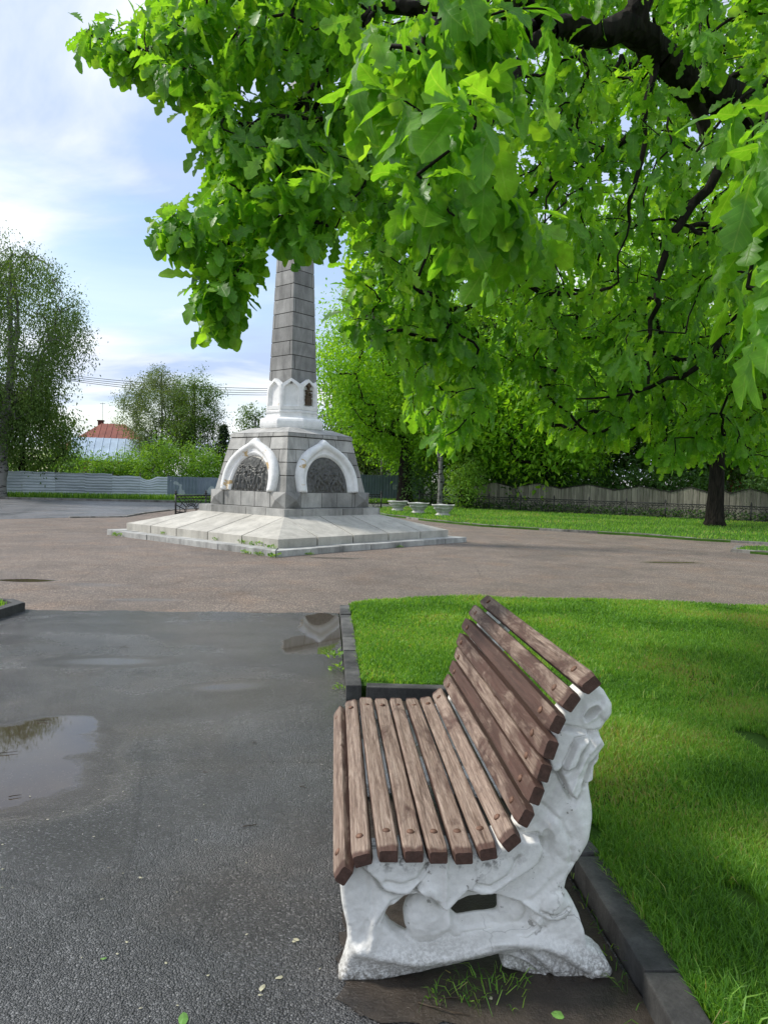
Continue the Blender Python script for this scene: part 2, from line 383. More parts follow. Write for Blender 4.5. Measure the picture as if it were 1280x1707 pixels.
M['plaza'] = wet_asphalt('brown_gravel_asphalt', (.175, .138, .112), (.25, .20, .162), 85,
    [(-3.05, 9.35, .30, .07, .1, 1.3, .6), (-5.2, 10.75, .36, .14, .1, .5), (-4.3, 10.5, .4, .1, 0, 1.5, .5), (-.95, 14.9, .45, .14, .0, .9, .7), (6.2, 15.8, .5, .16, .2, 1.0, .7)],
    .52, .80, .46, .75, .008)
sheet('plaza', [(-60, 3), (-4.2, 8.42), (-.53, 8.75), (5, 9), (40, 2), (60, 30), (20, 44), (-.4, 42), (-5, 44), (-9.6, 33.5), (-9.9, 27.2), (-12.6, 24.2), (-60, 24.2)], 0.0, M['plaza'])
M['asphalt'] = wet_asphalt('dark_wet_asphalt', (.076, .077, .078), (.122, .123, .124), 150,
    [(-2.0, 3.72, .40, .34, .2, .95), (-2.2, 4.22, .47, .32, .2, .8), (-2.02, 4.55, .24, .22, 0, .7), (-2.5, 3.3, .4, .3, 0, .9),
     (-2.32, 6.2, .28, .09, .1, 2.2, .86), (-1.15, 5.55, .15, .06, .25, 2.6, .84), (-.62, 7.95, .27, .75, .10, .15), (-.66, 7.1, .27, .50, -.1, .2),
     (-2.2, 7.6, .8, .16, .1, 2.0, .5), (-1.2, 7.2, .6, .14, 0, 2.0, .5), (-1.6, 5.0, .6, .3, .4, 2.2, .35), (-.8, 6.3, .5, .2, 0, 2.2, .4), (-3.3, 5.3, .6, .3, 0, 1.6, .5)], .36, .60, .17, .42, .006, ((6.17, .0, .012), (4.11, -.04, .009)))
_r = random.Random(8)
sheet('path', [(-4.2, 8.42), (-4.35, 7.9), (-9, 2), (-9, -6), (1.1, -6), (.86, 2.0), (.8, 2.9), (.42, 5.4), (-.2, 5.0), (-.24, 5.3), (-.5, 8.66), (-.53, 8.75)]+[(-.53-3.67*k/60, 8.75-.33*k/60+_r.uniform(-.022, .022)+.03*math.sin(k*.35)) for k in range(1, 60)], .004, M['asphalt'])
m = Mat('niche_mud', .42, .5); n = m.noise(9, 8, .65)
m.set('Base Color', m.ramp(n, [(.3, (.018, .014, .011)), (.7, (.060, .046, .034))])); m.set('Roughness', m.ramp(m.noise(2.5, 4), [(.35, .18), (.65, .5)])); m.bump(m.noise(70, 5, .7), .6, .012); M['mud'] = m.m
_r = random.Random(3); _pl = [(-.10, 2.20), (.0, 2.12), (.25, 2.10), (.32, 1.9), (.45, 1.7), (.9, 1.5), (.875, 2.05), (.82, 2.4), (.79, 2.9), (.47, 5.28), (.2, 5.29), (-.17, 5.29), (-.14, 4.2), (-.11, 3.2)]
_pp = []
for _i in range(len(_pl)):
    a, b = _pl[_i], _pl[(_i+1) % len(_pl)]; nn_ = max(1, int(math.dist(a, b)/.04)); wob = .022 if (_i < 4 or _i > 10) else 0
    for _k in range(nn_): f = _k/nn_; _pp.append((a[0]+(b[0]-a[0])*f+_r.uniform(-wob, wob), a[1]+(b[1]-a[1])*f+_r.uniform(-wob, wob)))
sheet('niche_floor', _pp, .008, M['mud'])
M['road'] = wet_asphalt('road_asphalt', (.12, .122, .13), (.17, .172, .18), 60, [], .45, .65, .30, .55)
r0 = gp(0, 866); r1 = gp(205, 862); r2 = gp(290, 850)
fk = [gp(-300, 824.5), gp(0, 832), gp(130, 834.5), gp(290, 838)]
sheet('road', [(-90, 24.2), (r0.x, r0.y), (-11.0, 25.8), (r1.x, r1.y), (-9.75, 30), (r2.x, r2.y), (-8.2, 39), (-1, 40.8), (8, 50), (4, 53), (-4, 47.5), (fk[3].x, fk[3].y), (fk[2].x, fk[2].y), (fk[1].x, fk[1].y), (fk[0].x, fk[0].y), (-90, 36)], .006, M['road'])
M['kerb_dark'] = stone('dark_wet_kerb', (.055, .054, .054), (.16, .157, .15), .55, .65, 6)
M['kerb_pale'] = stone('pale_kerb', (.20, .19, .17), (.36, .35, .32), .4, .6, 4)
kerb('road_kerb', [(p.x, p.y) for p in fk], .18, -.02, .12, M['kerb_pale'], 1.2, 1)
kerb('road_kerb', [(-11.0, 25.8), (r1.x, r1.y), (-9.75, 30), (r2.x, r2.y)], .14, -.02, .05, M['kerb_pale'], 1.0, -1)
m = Mat('lawn_soil', .95, .2); m.set('Base Color', m.ramp(m.noise(2.2, 7, .6), [(.3, (.028, .07, .009)), (.62, (.06, .14, .015)), (.8, (.06, .07, .03))])); m.bump(m.noise(40, 5, .7), .9, .03); M['lawn'] = m.m

LAWN = [(1.09, -3.0), (.985, 1.9), (.955, 2.3), (.93, 2.55), (.90, 2.85), (.60, 5.44), (-.145, 5.44), (-.40, 8.95), (-.36, 9.06), (-.12, 9.34), (.5, 9.64), (1.3, 9.78), (2.93, 9.9), (5.07, 9.65), (8, 9.1), (12, 7.6), (16, 4), (18, -3)]
sheet('lawn', LAWN, .07, M['lawn'], .12)
KD = M['kerb_dark']
kerb('lawn_kerb', [(.93, -2.0), (.865, 1.35), (.845, 2.24), (.805, 2.95), (.49, 5.43)], .115, -.02, .10, KD, .95, -1, .01)
kerb('lawn_kerb', [(.595, 5.32), (-.10, 5.32)], .115, -.02, .10, KD, .9, -1, .01)
kerb('lawn_kerb', [(-.24, 5.33), (-.36, 7.0), (-.50, 8.75)], .115, -.02, .10, KD, .55, -1, .01)
kerb('lawn_kerb', [(-.46, 8.98), (-.15, 9.40), (.5, 9.71), (1.3, 9.86), (2.93, 9.98), (5.07, 9.73), (8, 9.2), (12, 7.7)], .11, -.03, .045, M['kerb_pale'], 1.0, -1)
# small verge on the left
VERGE = [(-4.02, 7.90), (-4.10, 8.36), (-4.33, 8.62), (-4.8, 8.72), (-9, 8.2), (-9, 4), (-4.6, 6.9)]
sheet('verge_lawn', [(-4.16, 7.9), (-4.2, 8.3), (-4.4, 8.5), (-4.8, 8.6), (-9, 8.1), (-9, 4), (-5, 6.9)], .07, M['lawn'], .12)
kerb('verge_kerb', [(-9, 3.6), (-4.10, 7.75), (-4.06, 8.36)], .12, -.02, .10, KD, .9, 1)
kerb('verge_kerb', [(-4.06, 8.40), (-4.33, 8.66), (-4.8, 8.76), (-9, 8.3)], .1, -.02, .09, KD, .9, 1)
# far lawn
FL = [(-.45, 40), (-.25, 34.5), (0, 33.2), (1.9, 29.3), (3.5, 26.9), (5.4, 25.7), (8, 24.1), (9.5, 22.6), (11.3, 21.7), (16, 19.5), (30, 14), (44, 14), (44, 34), (22, 39), (8, 52), (-.2, 42)]
sheet('far_lawn', FL, .07, M['lawn'], .12)
kerb('far_lawn_kerb', [(p[0], p[1]) for p in FL[1:12]], .14, -.02, .09, M['kerb_pale'], 1.1, 1, .01, .02)
SG = [(8.9, 18.87), (10.0, 20.3), (11.6, 20.4), (22, 15.5), (22, 12), (9.6, 18.0)]
sheet('corner_lawn', SG, .06, M['lawn'], .1)
kerb('corner_lawn_kerb', [(9.75, 18.05), (8.85, 18.8), (9.75, 20.35)], .14, -.02, .08, M['kerb_pale'], .7, -1, .02, .02)
# verge under the far fence
sheet('fence_verge', [(fk[0].x, fk[0].y+.2), (fk[1].x, fk[1].y+.2), (fk[2].x, fk[2].y+.2), (fk[3].x, fk[3].y+.2), (-4, 48), (6, 55), (2, 62), (-30, 60), (-60, 50)], .09, M['lawn'], .1)

# grass blades ------------------------------------------------------
def blades(name, pts, h, wd, mat, z=.07, lean=.5, vs_=None):
    n = len(pts); a = rng.uniform(0, 2*np.pi, n); hh = h*rng.uniform(.55, 1.35, n); ww = wd*rng.uniform(.7, 1.4, n)
    side = np.stack([np.cos(a), np.sin(a), 0*a], 1); la = rng.uniform(0, 2*np.pi, n); ln = lean*rng.uniform(.1, 1.2, n)*hh
    ld = np.stack([np.cos(la)*ln, np.sin(la)*ln, 0*a], 1)
    b = np.concatenate([pts, np.full((n, 1), z)], 1)
    p0 = b-side*ww[:, None]/2; p1 = b+side*ww[:, None]/2
    mid = b+ld*.35+np.stack([0*a, 0*a, hh*.6], 1); p2 = mid+side*ww[:, None]*.38; p3 = mid-side*ww[:, None]*.38
    tip = b+ld+np.stack([0*a, 0*a, hh*(1-.25*(ln/np.maximum(hh, 1e-5))**2)], 1)
    V = np.stack([p0, p1, p2, p3, tip, tip], 1).reshape(-1, 3)
    base = np.arange(n)[:, None]*6
    Fq = np.concatenate([base+np.array([[0, 1, 2, 3]]), base+np.array([[3, 2, 4, 4]])], 1).reshape(-1, 4)
    # use triangles to stay valid
    T = np.concatenate([base+np.array([[0, 1, 2]]), base+np.array([[0, 2, 3]]), base+np.array([[3, 2, 4]])], 1).reshape(-1, 3)
    if vs_ is None: vs_ = rng.uniform(0, 1, n)
    V5 = V.reshape(n, 6, 3)[:, :5].reshape(-1, 3); T = np.concatenate([np.arange(n)[:, None]*5+np.array([[0, 1, 2]]), np.arange(n)[:, None]*5+np.array([[0, 2, 3]]), np.arange(n)[:, None]*5+np.array([[3, 2, 4]])], 1).reshape(-1, 3)
    o = npmesh(name, V5, T, mat, attrs={'v': np.repeat(vs_, 5)})
    return tag(o, kind='stuff')
def vnoise(P, s, seed=0):
    r = np.random.default_rng(seed); g_ = r.uniform(0, 1, (64, 64)); q = P*s; i = np.floor(q).astype(int); f = q-i; f = f*f*(3-2*f)
    a = g_[i[:, 0] % 64, i[:, 1] % 64]; b = g_[(i[:, 0]+1) % 64, i[:, 1] % 64]; c = g_[i[:, 0] % 64, (i[:, 1]+1) % 64]; d = g_[(i[:, 0]+1) % 64, (i[:, 1]+1) % 64]
    return (a*(1-f[:, 0])+b*f[:, 0])*(1-f[:, 1])+(c*(1-f[:, 0])+d*f[:, 0])*f[:, 1]
def scatter(poly, box, n, shrink=0.0):
    P = np.stack([rng.uniform(box[0], box[1], n), rng.uniform(box[2], box[3], n)], 1); k = in_poly(P, poly); P = P[k]
    if shrink: P = P[seg_dist(P, poly) > shrink]
    return P
def lawn_part(name, box, dens, h, wd, shrink=.0, poly=LAWN):
    n = int((box[1]-box[0])*(box[3]-box[2])*dens); P = scatter(poly, box, n, shrink)
    big = vnoise(P, .9, 3)*.6+vnoise(P, 3.1, 4)*.4; keep = rng.uniform(0, 1, len(P)) < .45+1.1*big; P = P[keep]; big = big[keep]
    bald = vnoise(P, 2.2, 9) < .10; P = P[~bald]; big = big[~bald]
    v = np.clip(.15+.75*vnoise(P, 1.6, 11)+rng.normal(0, .22, len(P)), 0, 1)
    hh = h*(.35+1.25*big)
    return blades(name, P, hh, wd, M['grass'], .068, .8, v)
o = lawn_part('grass', (.9, 3.2, 1.6, 3.4), 32000, .050, .0040); tag(o, 'near coarse lawn grass beside the bench kerb', 'grass')
o = lawn_part('grass', (.3, 5, 3.4, 5.6), 17000, .044, .0055); tag(o, 'lawn grass behind the bench back', 'grass')
o = lawn_part('grass', (-.5, 7, 5.4, 7.6), 9000, .042, .0075); tag(o, 'middle stretch of the near lawn grass', 'grass')
o = lawn_part('grass', (-.5, 9, 7.6, 10), 5500, .042, .0105); tag(o, 'far edge of the near lawn grass by the brown plaza', 'grass')
# ragged longer tufts in the near lawn
cs = scatter(LAWN, (1.0, 4.5, 1.7, 7), 260, .04); P = np.repeat(cs, 45, 0)+rng.normal(0, .028, (len(cs)*45, 2)); P = P[in_poly(P, LAWN)]
cl = scatter(LAWN, (1.0, 4.5, 1.7, 8), 150, .06); P = np.repeat(cl, 40, 0)+rng.normal(0, .05, (len(cl)*40, 2)); P = P[in_poly(P, LAWN)]; n = len(P)
ang = rng.uniform(0, 6.28, n); P3 = np.concatenate([P, rng.uniform(.085, .115, (n, 1))], 1); CLOVER = P3
tag(blades('coarse_grass', P, .085, .0065, M['grass'], .068, 1.1), 'longer ragged tufts standing out of the near lawn', 'grass')
P = scatter(FL, (-1, 32, 14, 52), 90000); tag(blades('grass', P, .085, .026, M['grass'], .07, .6, np.clip(.25+.6*vnoise(P, .7, 5)+rng.normal(0, .2, len(P)), 0, 1)), 'grass of the far lawn between the plaza and the wooden fence', 'grass')
P = scatter(SG, (8, 22, 12, 21), 9000, .05); tag(blades('grass', P, .06, .016, M['grass'], .06), 'small patch of grass at the right edge of the plaza', 'grass')
P = scatter(VERGE, (-6.5, -4.1, 6.5, 8.7), 9000, .12); tag(blades('grass', P, .05, .009, M['grass'], .07), 'small verge of grass at the left edge of the path', 'grass')
P = np.stack([rng.uniform(-24, 4, 9000), np.zeros(9000)], 1); P[:, 1] = 42.2+np.maximum(P[:, 0]+21, 0)*.32+rng.uniform(.3, 1.6, 9000)
tag(blades('tall_weeds', P, .28, .035, M['bush_leaf'], .09, .5), 'weeds and rough grass at the foot of the metal fence', 'grass')
SH = {
  'outline': [(-0.006, -0.002), (0.012, 0.041), (0.026, 0.106), (0.022, 0.169), (0.004, 0.256), (-0.004, 0.321), (0.01, 0.356), (0.047, 0.384), (0.106, 0.447), (0.244, 0.446), (0.326, 0.445), (0.419, 0.452), (0.488, 0.487), (0.529, 0.525), (0.561, 0.587), (0.586, 0.664), (0.598, 0.738), (0.615, 0.815), (0.655, 0.886), (0.707, 0.944), (0.754, 0.967), (0.797, 0.966), (0.829, 0.945), (0.852, 0.904), (0.853, 0.874), (0.837, 0.839), (0.821, 0.811), (0.832, 0.78), (0.818, 0.728), (0.8, 0.703), (0.798, 0.645), (0.787, 0.635), (0.799, 0.577), (0.803, 0.528), (0.79, 0.457), (0.757, 0.389), (0.731, 0.346), (0.721, 0.305), (0.721, 0.281), (0.753, 0.249), (0.775, 0.206), (0.792, 0.156), (0.805, 0.104), (0.84, 0.086), (0.871, 0.057), (0.89, 0.021), (0.881, -0.003), (0.822, -0.009), (0.762, -0.01), (0.639, -0.009), (0.569, 0.016), (0.526, 0.036), (0.528, 0.074), (0.509, 0.078), (0.416, 0.06), (0.3, 0.033), (0.184, 0.008), (0.106, -0.004)],
  'hole1': [(0.148, 0.194), (0.155, 0.223), (0.174, 0.246), (0.207, 0.268), (0.249, 0.285), (0.277, 0.287), (0.23, 0.272), (0.204, 0.241), (0.196, 0.206), (0.201, 0.168), (0.212, 0.148), (0.17, 0.164)],
  'hole2': [(0.365, 0.216), (0.384, 0.243), (0.412, 0.26), (0.45, 0.267), (0.497, 0.265), (0.5, 0.218), (0.462, 0.214), (0.423, 0.211), (0.381, 0.204)],
  'recess': [(0.133, 0.194), (0.155, 0.246), (0.201, 0.28), (0.277, 0.297), (0.336, 0.255), (0.368, 0.255), (0.412, 0.272), (0.498, 0.276), (0.577, 0.252), (0.632, 0.22), (0.618, 0.2), (0.638, 0.176), (0.6, 0.157), (0.503, 0.145), (0.426, 0.121), (0.331, 0.101), (0.254, 0.104), (0.196, 0.135)],
  'bandcurve': [(0.064, 0.108), (0.14, 0.087), (0.255, 0.071), (0.369, 0.086), (0.504, 0.119), (0.601, 0.128), (0.719, 0.096), (0.82, 0.025)],
  'leftring': [(0.104, 0.136), (0.108, 0.204), (0.145, 0.262), (0.229, 0.303), (0.286, 0.306)],
  'tongue': [(0.349, 0.239), (0.362, 0.184), (0.406, 0.156), (0.483, 0.167), (0.58, 0.158), (0.561, 0.134), (0.445, 0.128), (0.368, 0.122), (0.333, 0.162)],
  'swag': [(0.056, 0.398), (0.105, 0.349), (0.134, 0.31), (0.172, 0.3), (0.21, 0.303), (0.251, 0.338), (0.236, 0.319), (0.287, 0.283), (0.326, 0.24), (0.363, 0.278), (0.397, 0.313), (0.44, 0.297), (0.478, 0.296), (0.531, 0.335), (0.577, 0.363), (0.62, 0.392), (0.638, 0.441), (0.623, 0.474), (0.579, 0.471), (0.529, 0.51), (0.49, 0.529), (0.054, 0.493)],
  'leafb': [(0.637, 0.47), (0.676, 0.454), (0.679, 0.392), (0.642, 0.333), (0.605, 0.275), (0.634, 0.294), (0.709, 0.372), (0.735, 0.45), (0.724, 0.499), (0.683, 0.548), (0.648, 0.528)],
  'leafc': [(0.688, 0.684), (0.732, 0.79), (0.809, 0.809), (0.826, 0.78), (0.783, 0.722), (0.766, 0.664), (0.735, 0.602), (0.715, 0.625)],
  'leafd': [(0.625, 0.809), (0.682, 0.828), (0.78, 0.809), (0.743, 0.761), (0.725, 0.713), (0.678, 0.688), (0.654, 0.693), (0.641, 0.742)],
  'leafe': [(0.784, 0.713), (0.818, 0.742), (0.8, 0.654), (0.761, 0.645)],
  'eyehole': [(0.762, 0.858), (0.777, 0.885), (0.802, 0.896), (0.81, 0.885), (0.797, 0.866), (0.769, 0.848)],
  'foot1': [(0.544, 0.079), (0.603, 0.055), (0.653, 0.018), (0.674, -0.006), (0.625, -0.009), (0.569, 0.016), (0.529, 0.056)],
  'grooveA': [(0.582, 0.094), (0.642, 0.048), (0.693, -0.003)],
  'grooveB': [(0.65, 0.097), (0.731, 0.052), (0.791, 0.015)],
  'crease1': [(0.105, 0.349), (0.134, 0.31), (0.172, 0.3), (0.21, 0.303), (0.251, 0.338), (0.271, 0.366)],
  'crease2': [(0.318, 0.511), (0.33, 0.434), (0.329, 0.279)],
  'crease3': [(0.633, 0.577), (0.693, 0.528), (0.725, 0.469), (0.737, 0.391)],
  'knob': [(0.684, 0.254)],
  'dent': [(0.647, 0.451)],
  'rib': [(0.741, 0.567), (0.774, 0.469), (0.728, 0.372), (0.682, 0.294), (0.636, 0.235)],
}

# ------------------------------------------------------------------ bench
BA = R_(3.9); BB = Vector((-.1025, 2.264, 0.0))
BU = Vector((math.cos(BA), math.sin(BA), 0)); BAX = Vector((-math.sin(BA), math.cos(BA), 0))
SL = [(.006, .382, 56), (.062, .426, 16), (.143, .439, 0), (.221, .440, 0), (.297, .439, 0), (.374, .441, 2), (.452, .449, 10), (.521, .489, 42),
      (.570, .556, 62), (.599, .630, 71), (.618, .706, 76), (.634, .781, 73), (.657, .855, 65), (.698, .925, 55), (.757, .983, 40)]
SW, ST = .063, .044
inner = []
for (u, z, a) in SL:
    a = R_(a); inner.append((u+math.sin(a)*.019, z-math.cos(a)*.019))
OUTL = SH['outline'][:6]+[(.012, .350)]+inner[1:]+[(.80, .972)]+SH['outline'][22:]
def surf_nets(D, org, h):
    S = D < 0; nx, ny, nz = D.shape
    c = [S[i:nx-1+i, j:ny-1+j, k:nz-1+k] for i in (0, 1) for j in (0, 1) for k in (0, 1)]
    cnt = sum(x.astype(np.int8) for x in c); act = (cnt > 0) & (cnt < 8); idx = -np.ones(act.shape, np.int64); A = np.argwhere(act); idx[act] = np.arange(len(A))
    P = np.zeros((len(A), 3)); W = np.zeros(len(A)); off = [(i, j, k) for i in (0, 1) for j in (0, 1) for k in (0, 1)]
    val = {o: D[A[:, 0]+o[0], A[:, 1]+o[1], A[:, 2]+o[2]] for o in off}
    for o in off:
        for ax in range(3):
            if o[ax]: continue
            q = list(o); q[ax] = 1; q = tuple(q); a, b = val[o], val[q]; k = (a < 0) != (b < 0)
            t = np.where(k, a/np.where(k, a-b, 1), 0); p = np.tile(np.array(o, float), (len(A), 1)); p[:, ax] = t
            P += p*k[:, None]; W += k
    V = (P/W[:, None]+A)*h+np.array(org); Q = []
    for ax in range(3):
        sl0 = [slice(None)]*3; sl1 = [slice(None)]*3; sl0[ax] = slice(0, -1); sl1[ax] = slice(1, None)
        a, b = S[tuple(sl0)], S[tuple(sl1)]; E = np.argwhere(a != b); flip = a[tuple(E.T)]
        o1, o2 = [k for k in range(3) if k != ax]
        ok = (E[:, o1] > 0) & (E[:, o2] > 0) & (E[:, o1] < idx.shape[o1]) & (E[:, o2] < idx.shape[o2]); E = E[ok]; flip = flip[ok]
        def gi(d1, d2):
            e = E.copy(); e[:, o1] -= d1; e[:, o2] -= d2; return idx[tuple(e.T)]
        q = np.stack([gi(1, 1), gi(0, 1), gi(0, 0), gi(1, 0)], 1)
        fl = flip if ax != 1 else ~flip
        q[~fl] = q[~fl][:, ::-1]; Q.append(q)
    return V, np.concatenate(Q)
def sdf(P, poly):
    d = seg_dist(P, poly); return np.where(in_poly(P, poly), -d, d)
def sstep(x): x = np.clip(x, 0, 1); return x*x*(3-2*x)
def bench_side():
    h = .0042; u = np.arange(-.05, .95, h); z = np.arange(-.06, 1.03, h); y = np.arange(-.102, .103, h)
    U, Z = np.meshgrid(u, z, indexing='ij'); P = np.stack([U.ravel(), Z.ravel()], 1)
    # wobble for a hand-cast look
    d = sdf(P, OUTL); d = np.maximum(d, -(sdf(P, SH['hole1'])-.007)); d = np.maximum(d, -(sdf(P, SH['hole2'])-.011))
    T = np.full(len(P), .048)
    def plate(nm, hgt, soft=.012, inset=0):
        nonlocal T
        T = T+hgt*sstep(.5-(sdf(P, SH[nm])+inset)/soft)
    def stroke(line, wd, hgt):
        nonlocal T
        T = T+hgt*np.exp(-(seg_dist(P, line, False)/wd)**2)
    def blob(c, rx, ry, hgt, p=1):
        nonlocal T
        q = ((P[:, 0]-c[0])/rx)**2+((P[:, 1]-c[1])/ry)**2; T = T+hgt*np.sqrt(np.clip(1-q, 0, 1))**p
    plate('recess', -.050, .020)
    blob((.275, .195), .092, .088, .052); blob((.53, .215), .07, .05, .022); blob((.60, .20), .05, .06, .018)
    stroke(SH['leftring'], .020, .020); stroke(SH['bandcurve'], .024, .024)
    plate('tongue', .020, .03)
    plate('swag', .034, .006); stroke(SH['crease1'], .006, -.010)
    stroke([(.271, .33), (.326, .245), (.39, .31)], .012, .007); stroke([(.326, .43), (.327, .26)], .008, .012)
    stroke([(.14, .34), (.19, .33), (.24, .35), (.27, .40)], .008, -.015); stroke([(.43, .33), (.47, .32), (.53, .36), (.56, .42)], .007, -.015)
    plate('leafb', .012, .03); stroke(SH['rib'], .026, .014); stroke(SH['crease3'], .008, -.014)
    blob((.655, .455), .022, .045, -.022)
    plate('leafd', .026, .008); plate('leafc', .032, .007); plate('leafe', .016, .008)
    stroke([(.715, .63), (.76, .74), (.80, .79)], .007, .010); stroke([(.66, .70), (.72, .72), (.77, .77)], .008, .008)
    blob((.74, .53), .085, .14, .014)
    plate('eyehole', -.045, .016); stroke(SH['eyehole']+[SH['eyehole'][0]], .010, .012); blob((.845, .885), .035, .04, .014)
    plate('foot1', -.014, .012); stroke(SH['grooveA'], .008, -.020); stroke(SH['grooveB'], .009, -.016); stroke([(.63, .085), (.70, .03)], .012, .008)
    blob((.69, .245), .055, .05, .022); stroke([(.64, .235), (.69, .215), (.73, .24)], .006, -.010); blob((.86, .03), .035, .03, .016)
    stroke([(.72, .30), (.66, .20), (.60, .17)], .014, .006)
    def groove(nm, off=.005, wd=.0065, dp=-.018):
        nonlocal T
        q = sdf(P, SH[nm]); T = T+dp*np.exp(-((q-off)/wd)**2)
    for nm in ('swag', 'leafc', 'leafd', 'leafe'): groove(nm)
    groove('recess', .0, .007, .008); stroke([(.12, .20), (.16, .27), (.24, .305)], .006, -.012); stroke([(.06, .13), (.10, .24), (.09, .34)], .008, -.006)
    stroke([(.40, .135), (.50, .15), (.60, .145), (.66, .17)], .006, -.012)
    T = T+.003*(vnoise(P, 14, 21)-.5)+.0030*(vnoise(P, 60, 22)-.5)+.0022*(vnoise(P, 140, 23)-.5)*(P[:, 1] < .25)
    T = np.clip(T, .008, .097).reshape(U.shape); d = (d+.003*(vnoise(P, 22, 31)-.5)).reshape(U.shape)
    r = .020; rr = np.minimum(r, T*.8)
    A = d[:, None, :]+rr[:, None, :]; B = np.abs(y)[None, :, None]-T[:, None, :]+rr[:, None, :]
    D = np.minimum(np.maximum(A, B), 0)+np.sqrt(np.maximum(A, 0)**2+np.maximum(B, 0)**2)-rr[:, None, :]
    D[:, 0, :] = .01; D[:, -1, :] = .01
    V, Q = surf_nets(D, (u[0], y[0], z[0]), h); return V, Q
m = Mat('whitewashed_concrete', .62, .35); x = m.xyz(); gm = m.geo()
n1 = m.noise(6, 8, .68, None, .4); n2 = m.noise(34, 6, .7); 
wall = m.ramp(n2, [(.25, (.66, .655, .625)), (.6, (.80, .795, .76))])
base_d = m.mth('MULTIPLY', m.mth('SUBTRACT', .15, x[2]), 7.0, None, True)                     # splash dirt near the ground
dirt = m.mth('MULTIPLY', base_d, m.ramp(m.noise(95, 6, .75), [(.42, 0.0), (.56, 1.0)]))
ch = m.ramp(m.noise(3.1, 9, .72, m.map(m.co(), (1, 1, 1), (2, 5, 1)), .6), [(.575, 0.0), (.595, 1.0)])
sp = m.ramp(m.noise(55, 3, .6), [(.70, 0.0), (.74, 1.0)])
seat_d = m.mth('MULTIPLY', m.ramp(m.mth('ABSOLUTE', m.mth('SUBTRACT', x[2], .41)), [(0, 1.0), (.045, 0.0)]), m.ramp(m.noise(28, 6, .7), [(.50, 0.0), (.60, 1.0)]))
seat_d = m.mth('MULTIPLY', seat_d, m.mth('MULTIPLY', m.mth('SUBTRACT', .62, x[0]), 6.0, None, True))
cv = m.voro(3.2, m.mix(.12, m.co(), m.noise(7, 4, .6, None, 0, True), 'ADD'), 'DISTANCE_TO_EDGE')
crk = m.ramp(cv, [(0, 1.0), (.008, 0.0)]); crk = m.mth('MULTIPLY', crk, m.ramp(m.noise(2.2, 2), [(.5, 0.0), (.6, .8)]))
c = m.mix(dirt, wall, (.20, .185, .16)); c = m.mix(m.mth('MULTIPLY', ch, .16), c, (.42, .41, .38)); chip = m.ramp(m.noise(19, 7, .62, None, .2), [(.665, 0.0), (.675, 1.0)]); c = m.mix(m.mth('MULTIPLY', chip, .75), c, (.24, .225, .20)); c = m.mix(m.mth('MULTIPLY', sp, .6), c, (.25, .24, .22))
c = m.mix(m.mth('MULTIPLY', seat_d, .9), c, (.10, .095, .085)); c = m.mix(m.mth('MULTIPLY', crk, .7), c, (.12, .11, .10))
m.set('Base Color', c); m.bump(m.mth('ADD', m.mth('SUBTRACT', m.mth('MULTIPLY', n2, 1.0), chip), m.mth('MULTIPLY', m.noise(130, 4, .7), m.mth('ADD', m.mth('MULTIPLY', base_d, 2.0), .35))), .5, .006); M['whitewash'] = m.m

# weathered slat wood; `gr` = (across, thickness, along) in metres + board offset, `worn` = 1 on the faces people sit on
m = Mat('weathered_slat', .72, .3); gr = m.attr('gr', True); worn = m.attr('worn'); tint = m.attr('v')
gs = m.map(gr, (1, 1, .045)); grain = m.noise(75, 9, .75, gs, .9); grain2 = m.noise(300, 3, .6, gs)
wood = m.ramp(grain, [(.28, (.050, .030, .021)), (.43, (.19, .130, .098)), (.58, (.33, .25, .20)), (.80, (.47, .385, .32))])
wood = m.mix(1.0, wood, m.ramp(grain2, [(.3, .72), (.65, 1.1)]), 'MULTIPLY')
paint = m.ramp(m.noise(40, 5, .6, gs), [(.3, (.038, .017, .012)), (.7, (.090, .042, .032))])
pk = m.noise(14, 8, .66, m.map(gr, (1, 1, .28)), .7)
pm_ = m.mth('ADD', m.mth('MULTIPLY', worn, -.40), m.mth('ADD', m.mth('MULTIPLY', pk, 1.0), m.mth('ADD', m.mth('MULTIPLY', grain, .22), m.mth('MULTIPLY', tint, .24))))
pmask = m.ramp(pm_, [(.30, 0.0), (.46, 1.0)])
c = m.mix(m.mth('MULTIPLY', pmask, .88), wood, paint); gap = m.ramp(m.noise(34, 7, .8, m.map(gr, (1, 1, .03)), .3), [(.54, 0.0), (.66, .8)]); c = m.mix(gap, c, (.05, .028, .02))
m.set('Base Color', c); m.set('Roughness', m.mth('ADD', .55, m.mth('MULTIPLY', grain, .3))); m.bump(m.mth('ADD', m.mth('MULTIPLY', grain, 1.0), m.mth('MULTIPLY', pmask, .12)), .7, .004); M['slat'] = m.m
M['bolt'] = simple('rusty_bolt', (.16, .085, .055), .6, .4, 40, .5, .3, .3)

bench = empty('park_bench', BB, BA)
tag(bench, 'park bench with weathered brown wooden slats on carved white concrete sides', 'bench')
bv, bq = bench_side()
side_parts = []
for off in (.068, 1.42):
    o = npmesh('bench_side', bv, bq, M['whitewash'], bench, True, loc=(0, off, 0)); side_parts.append(o)
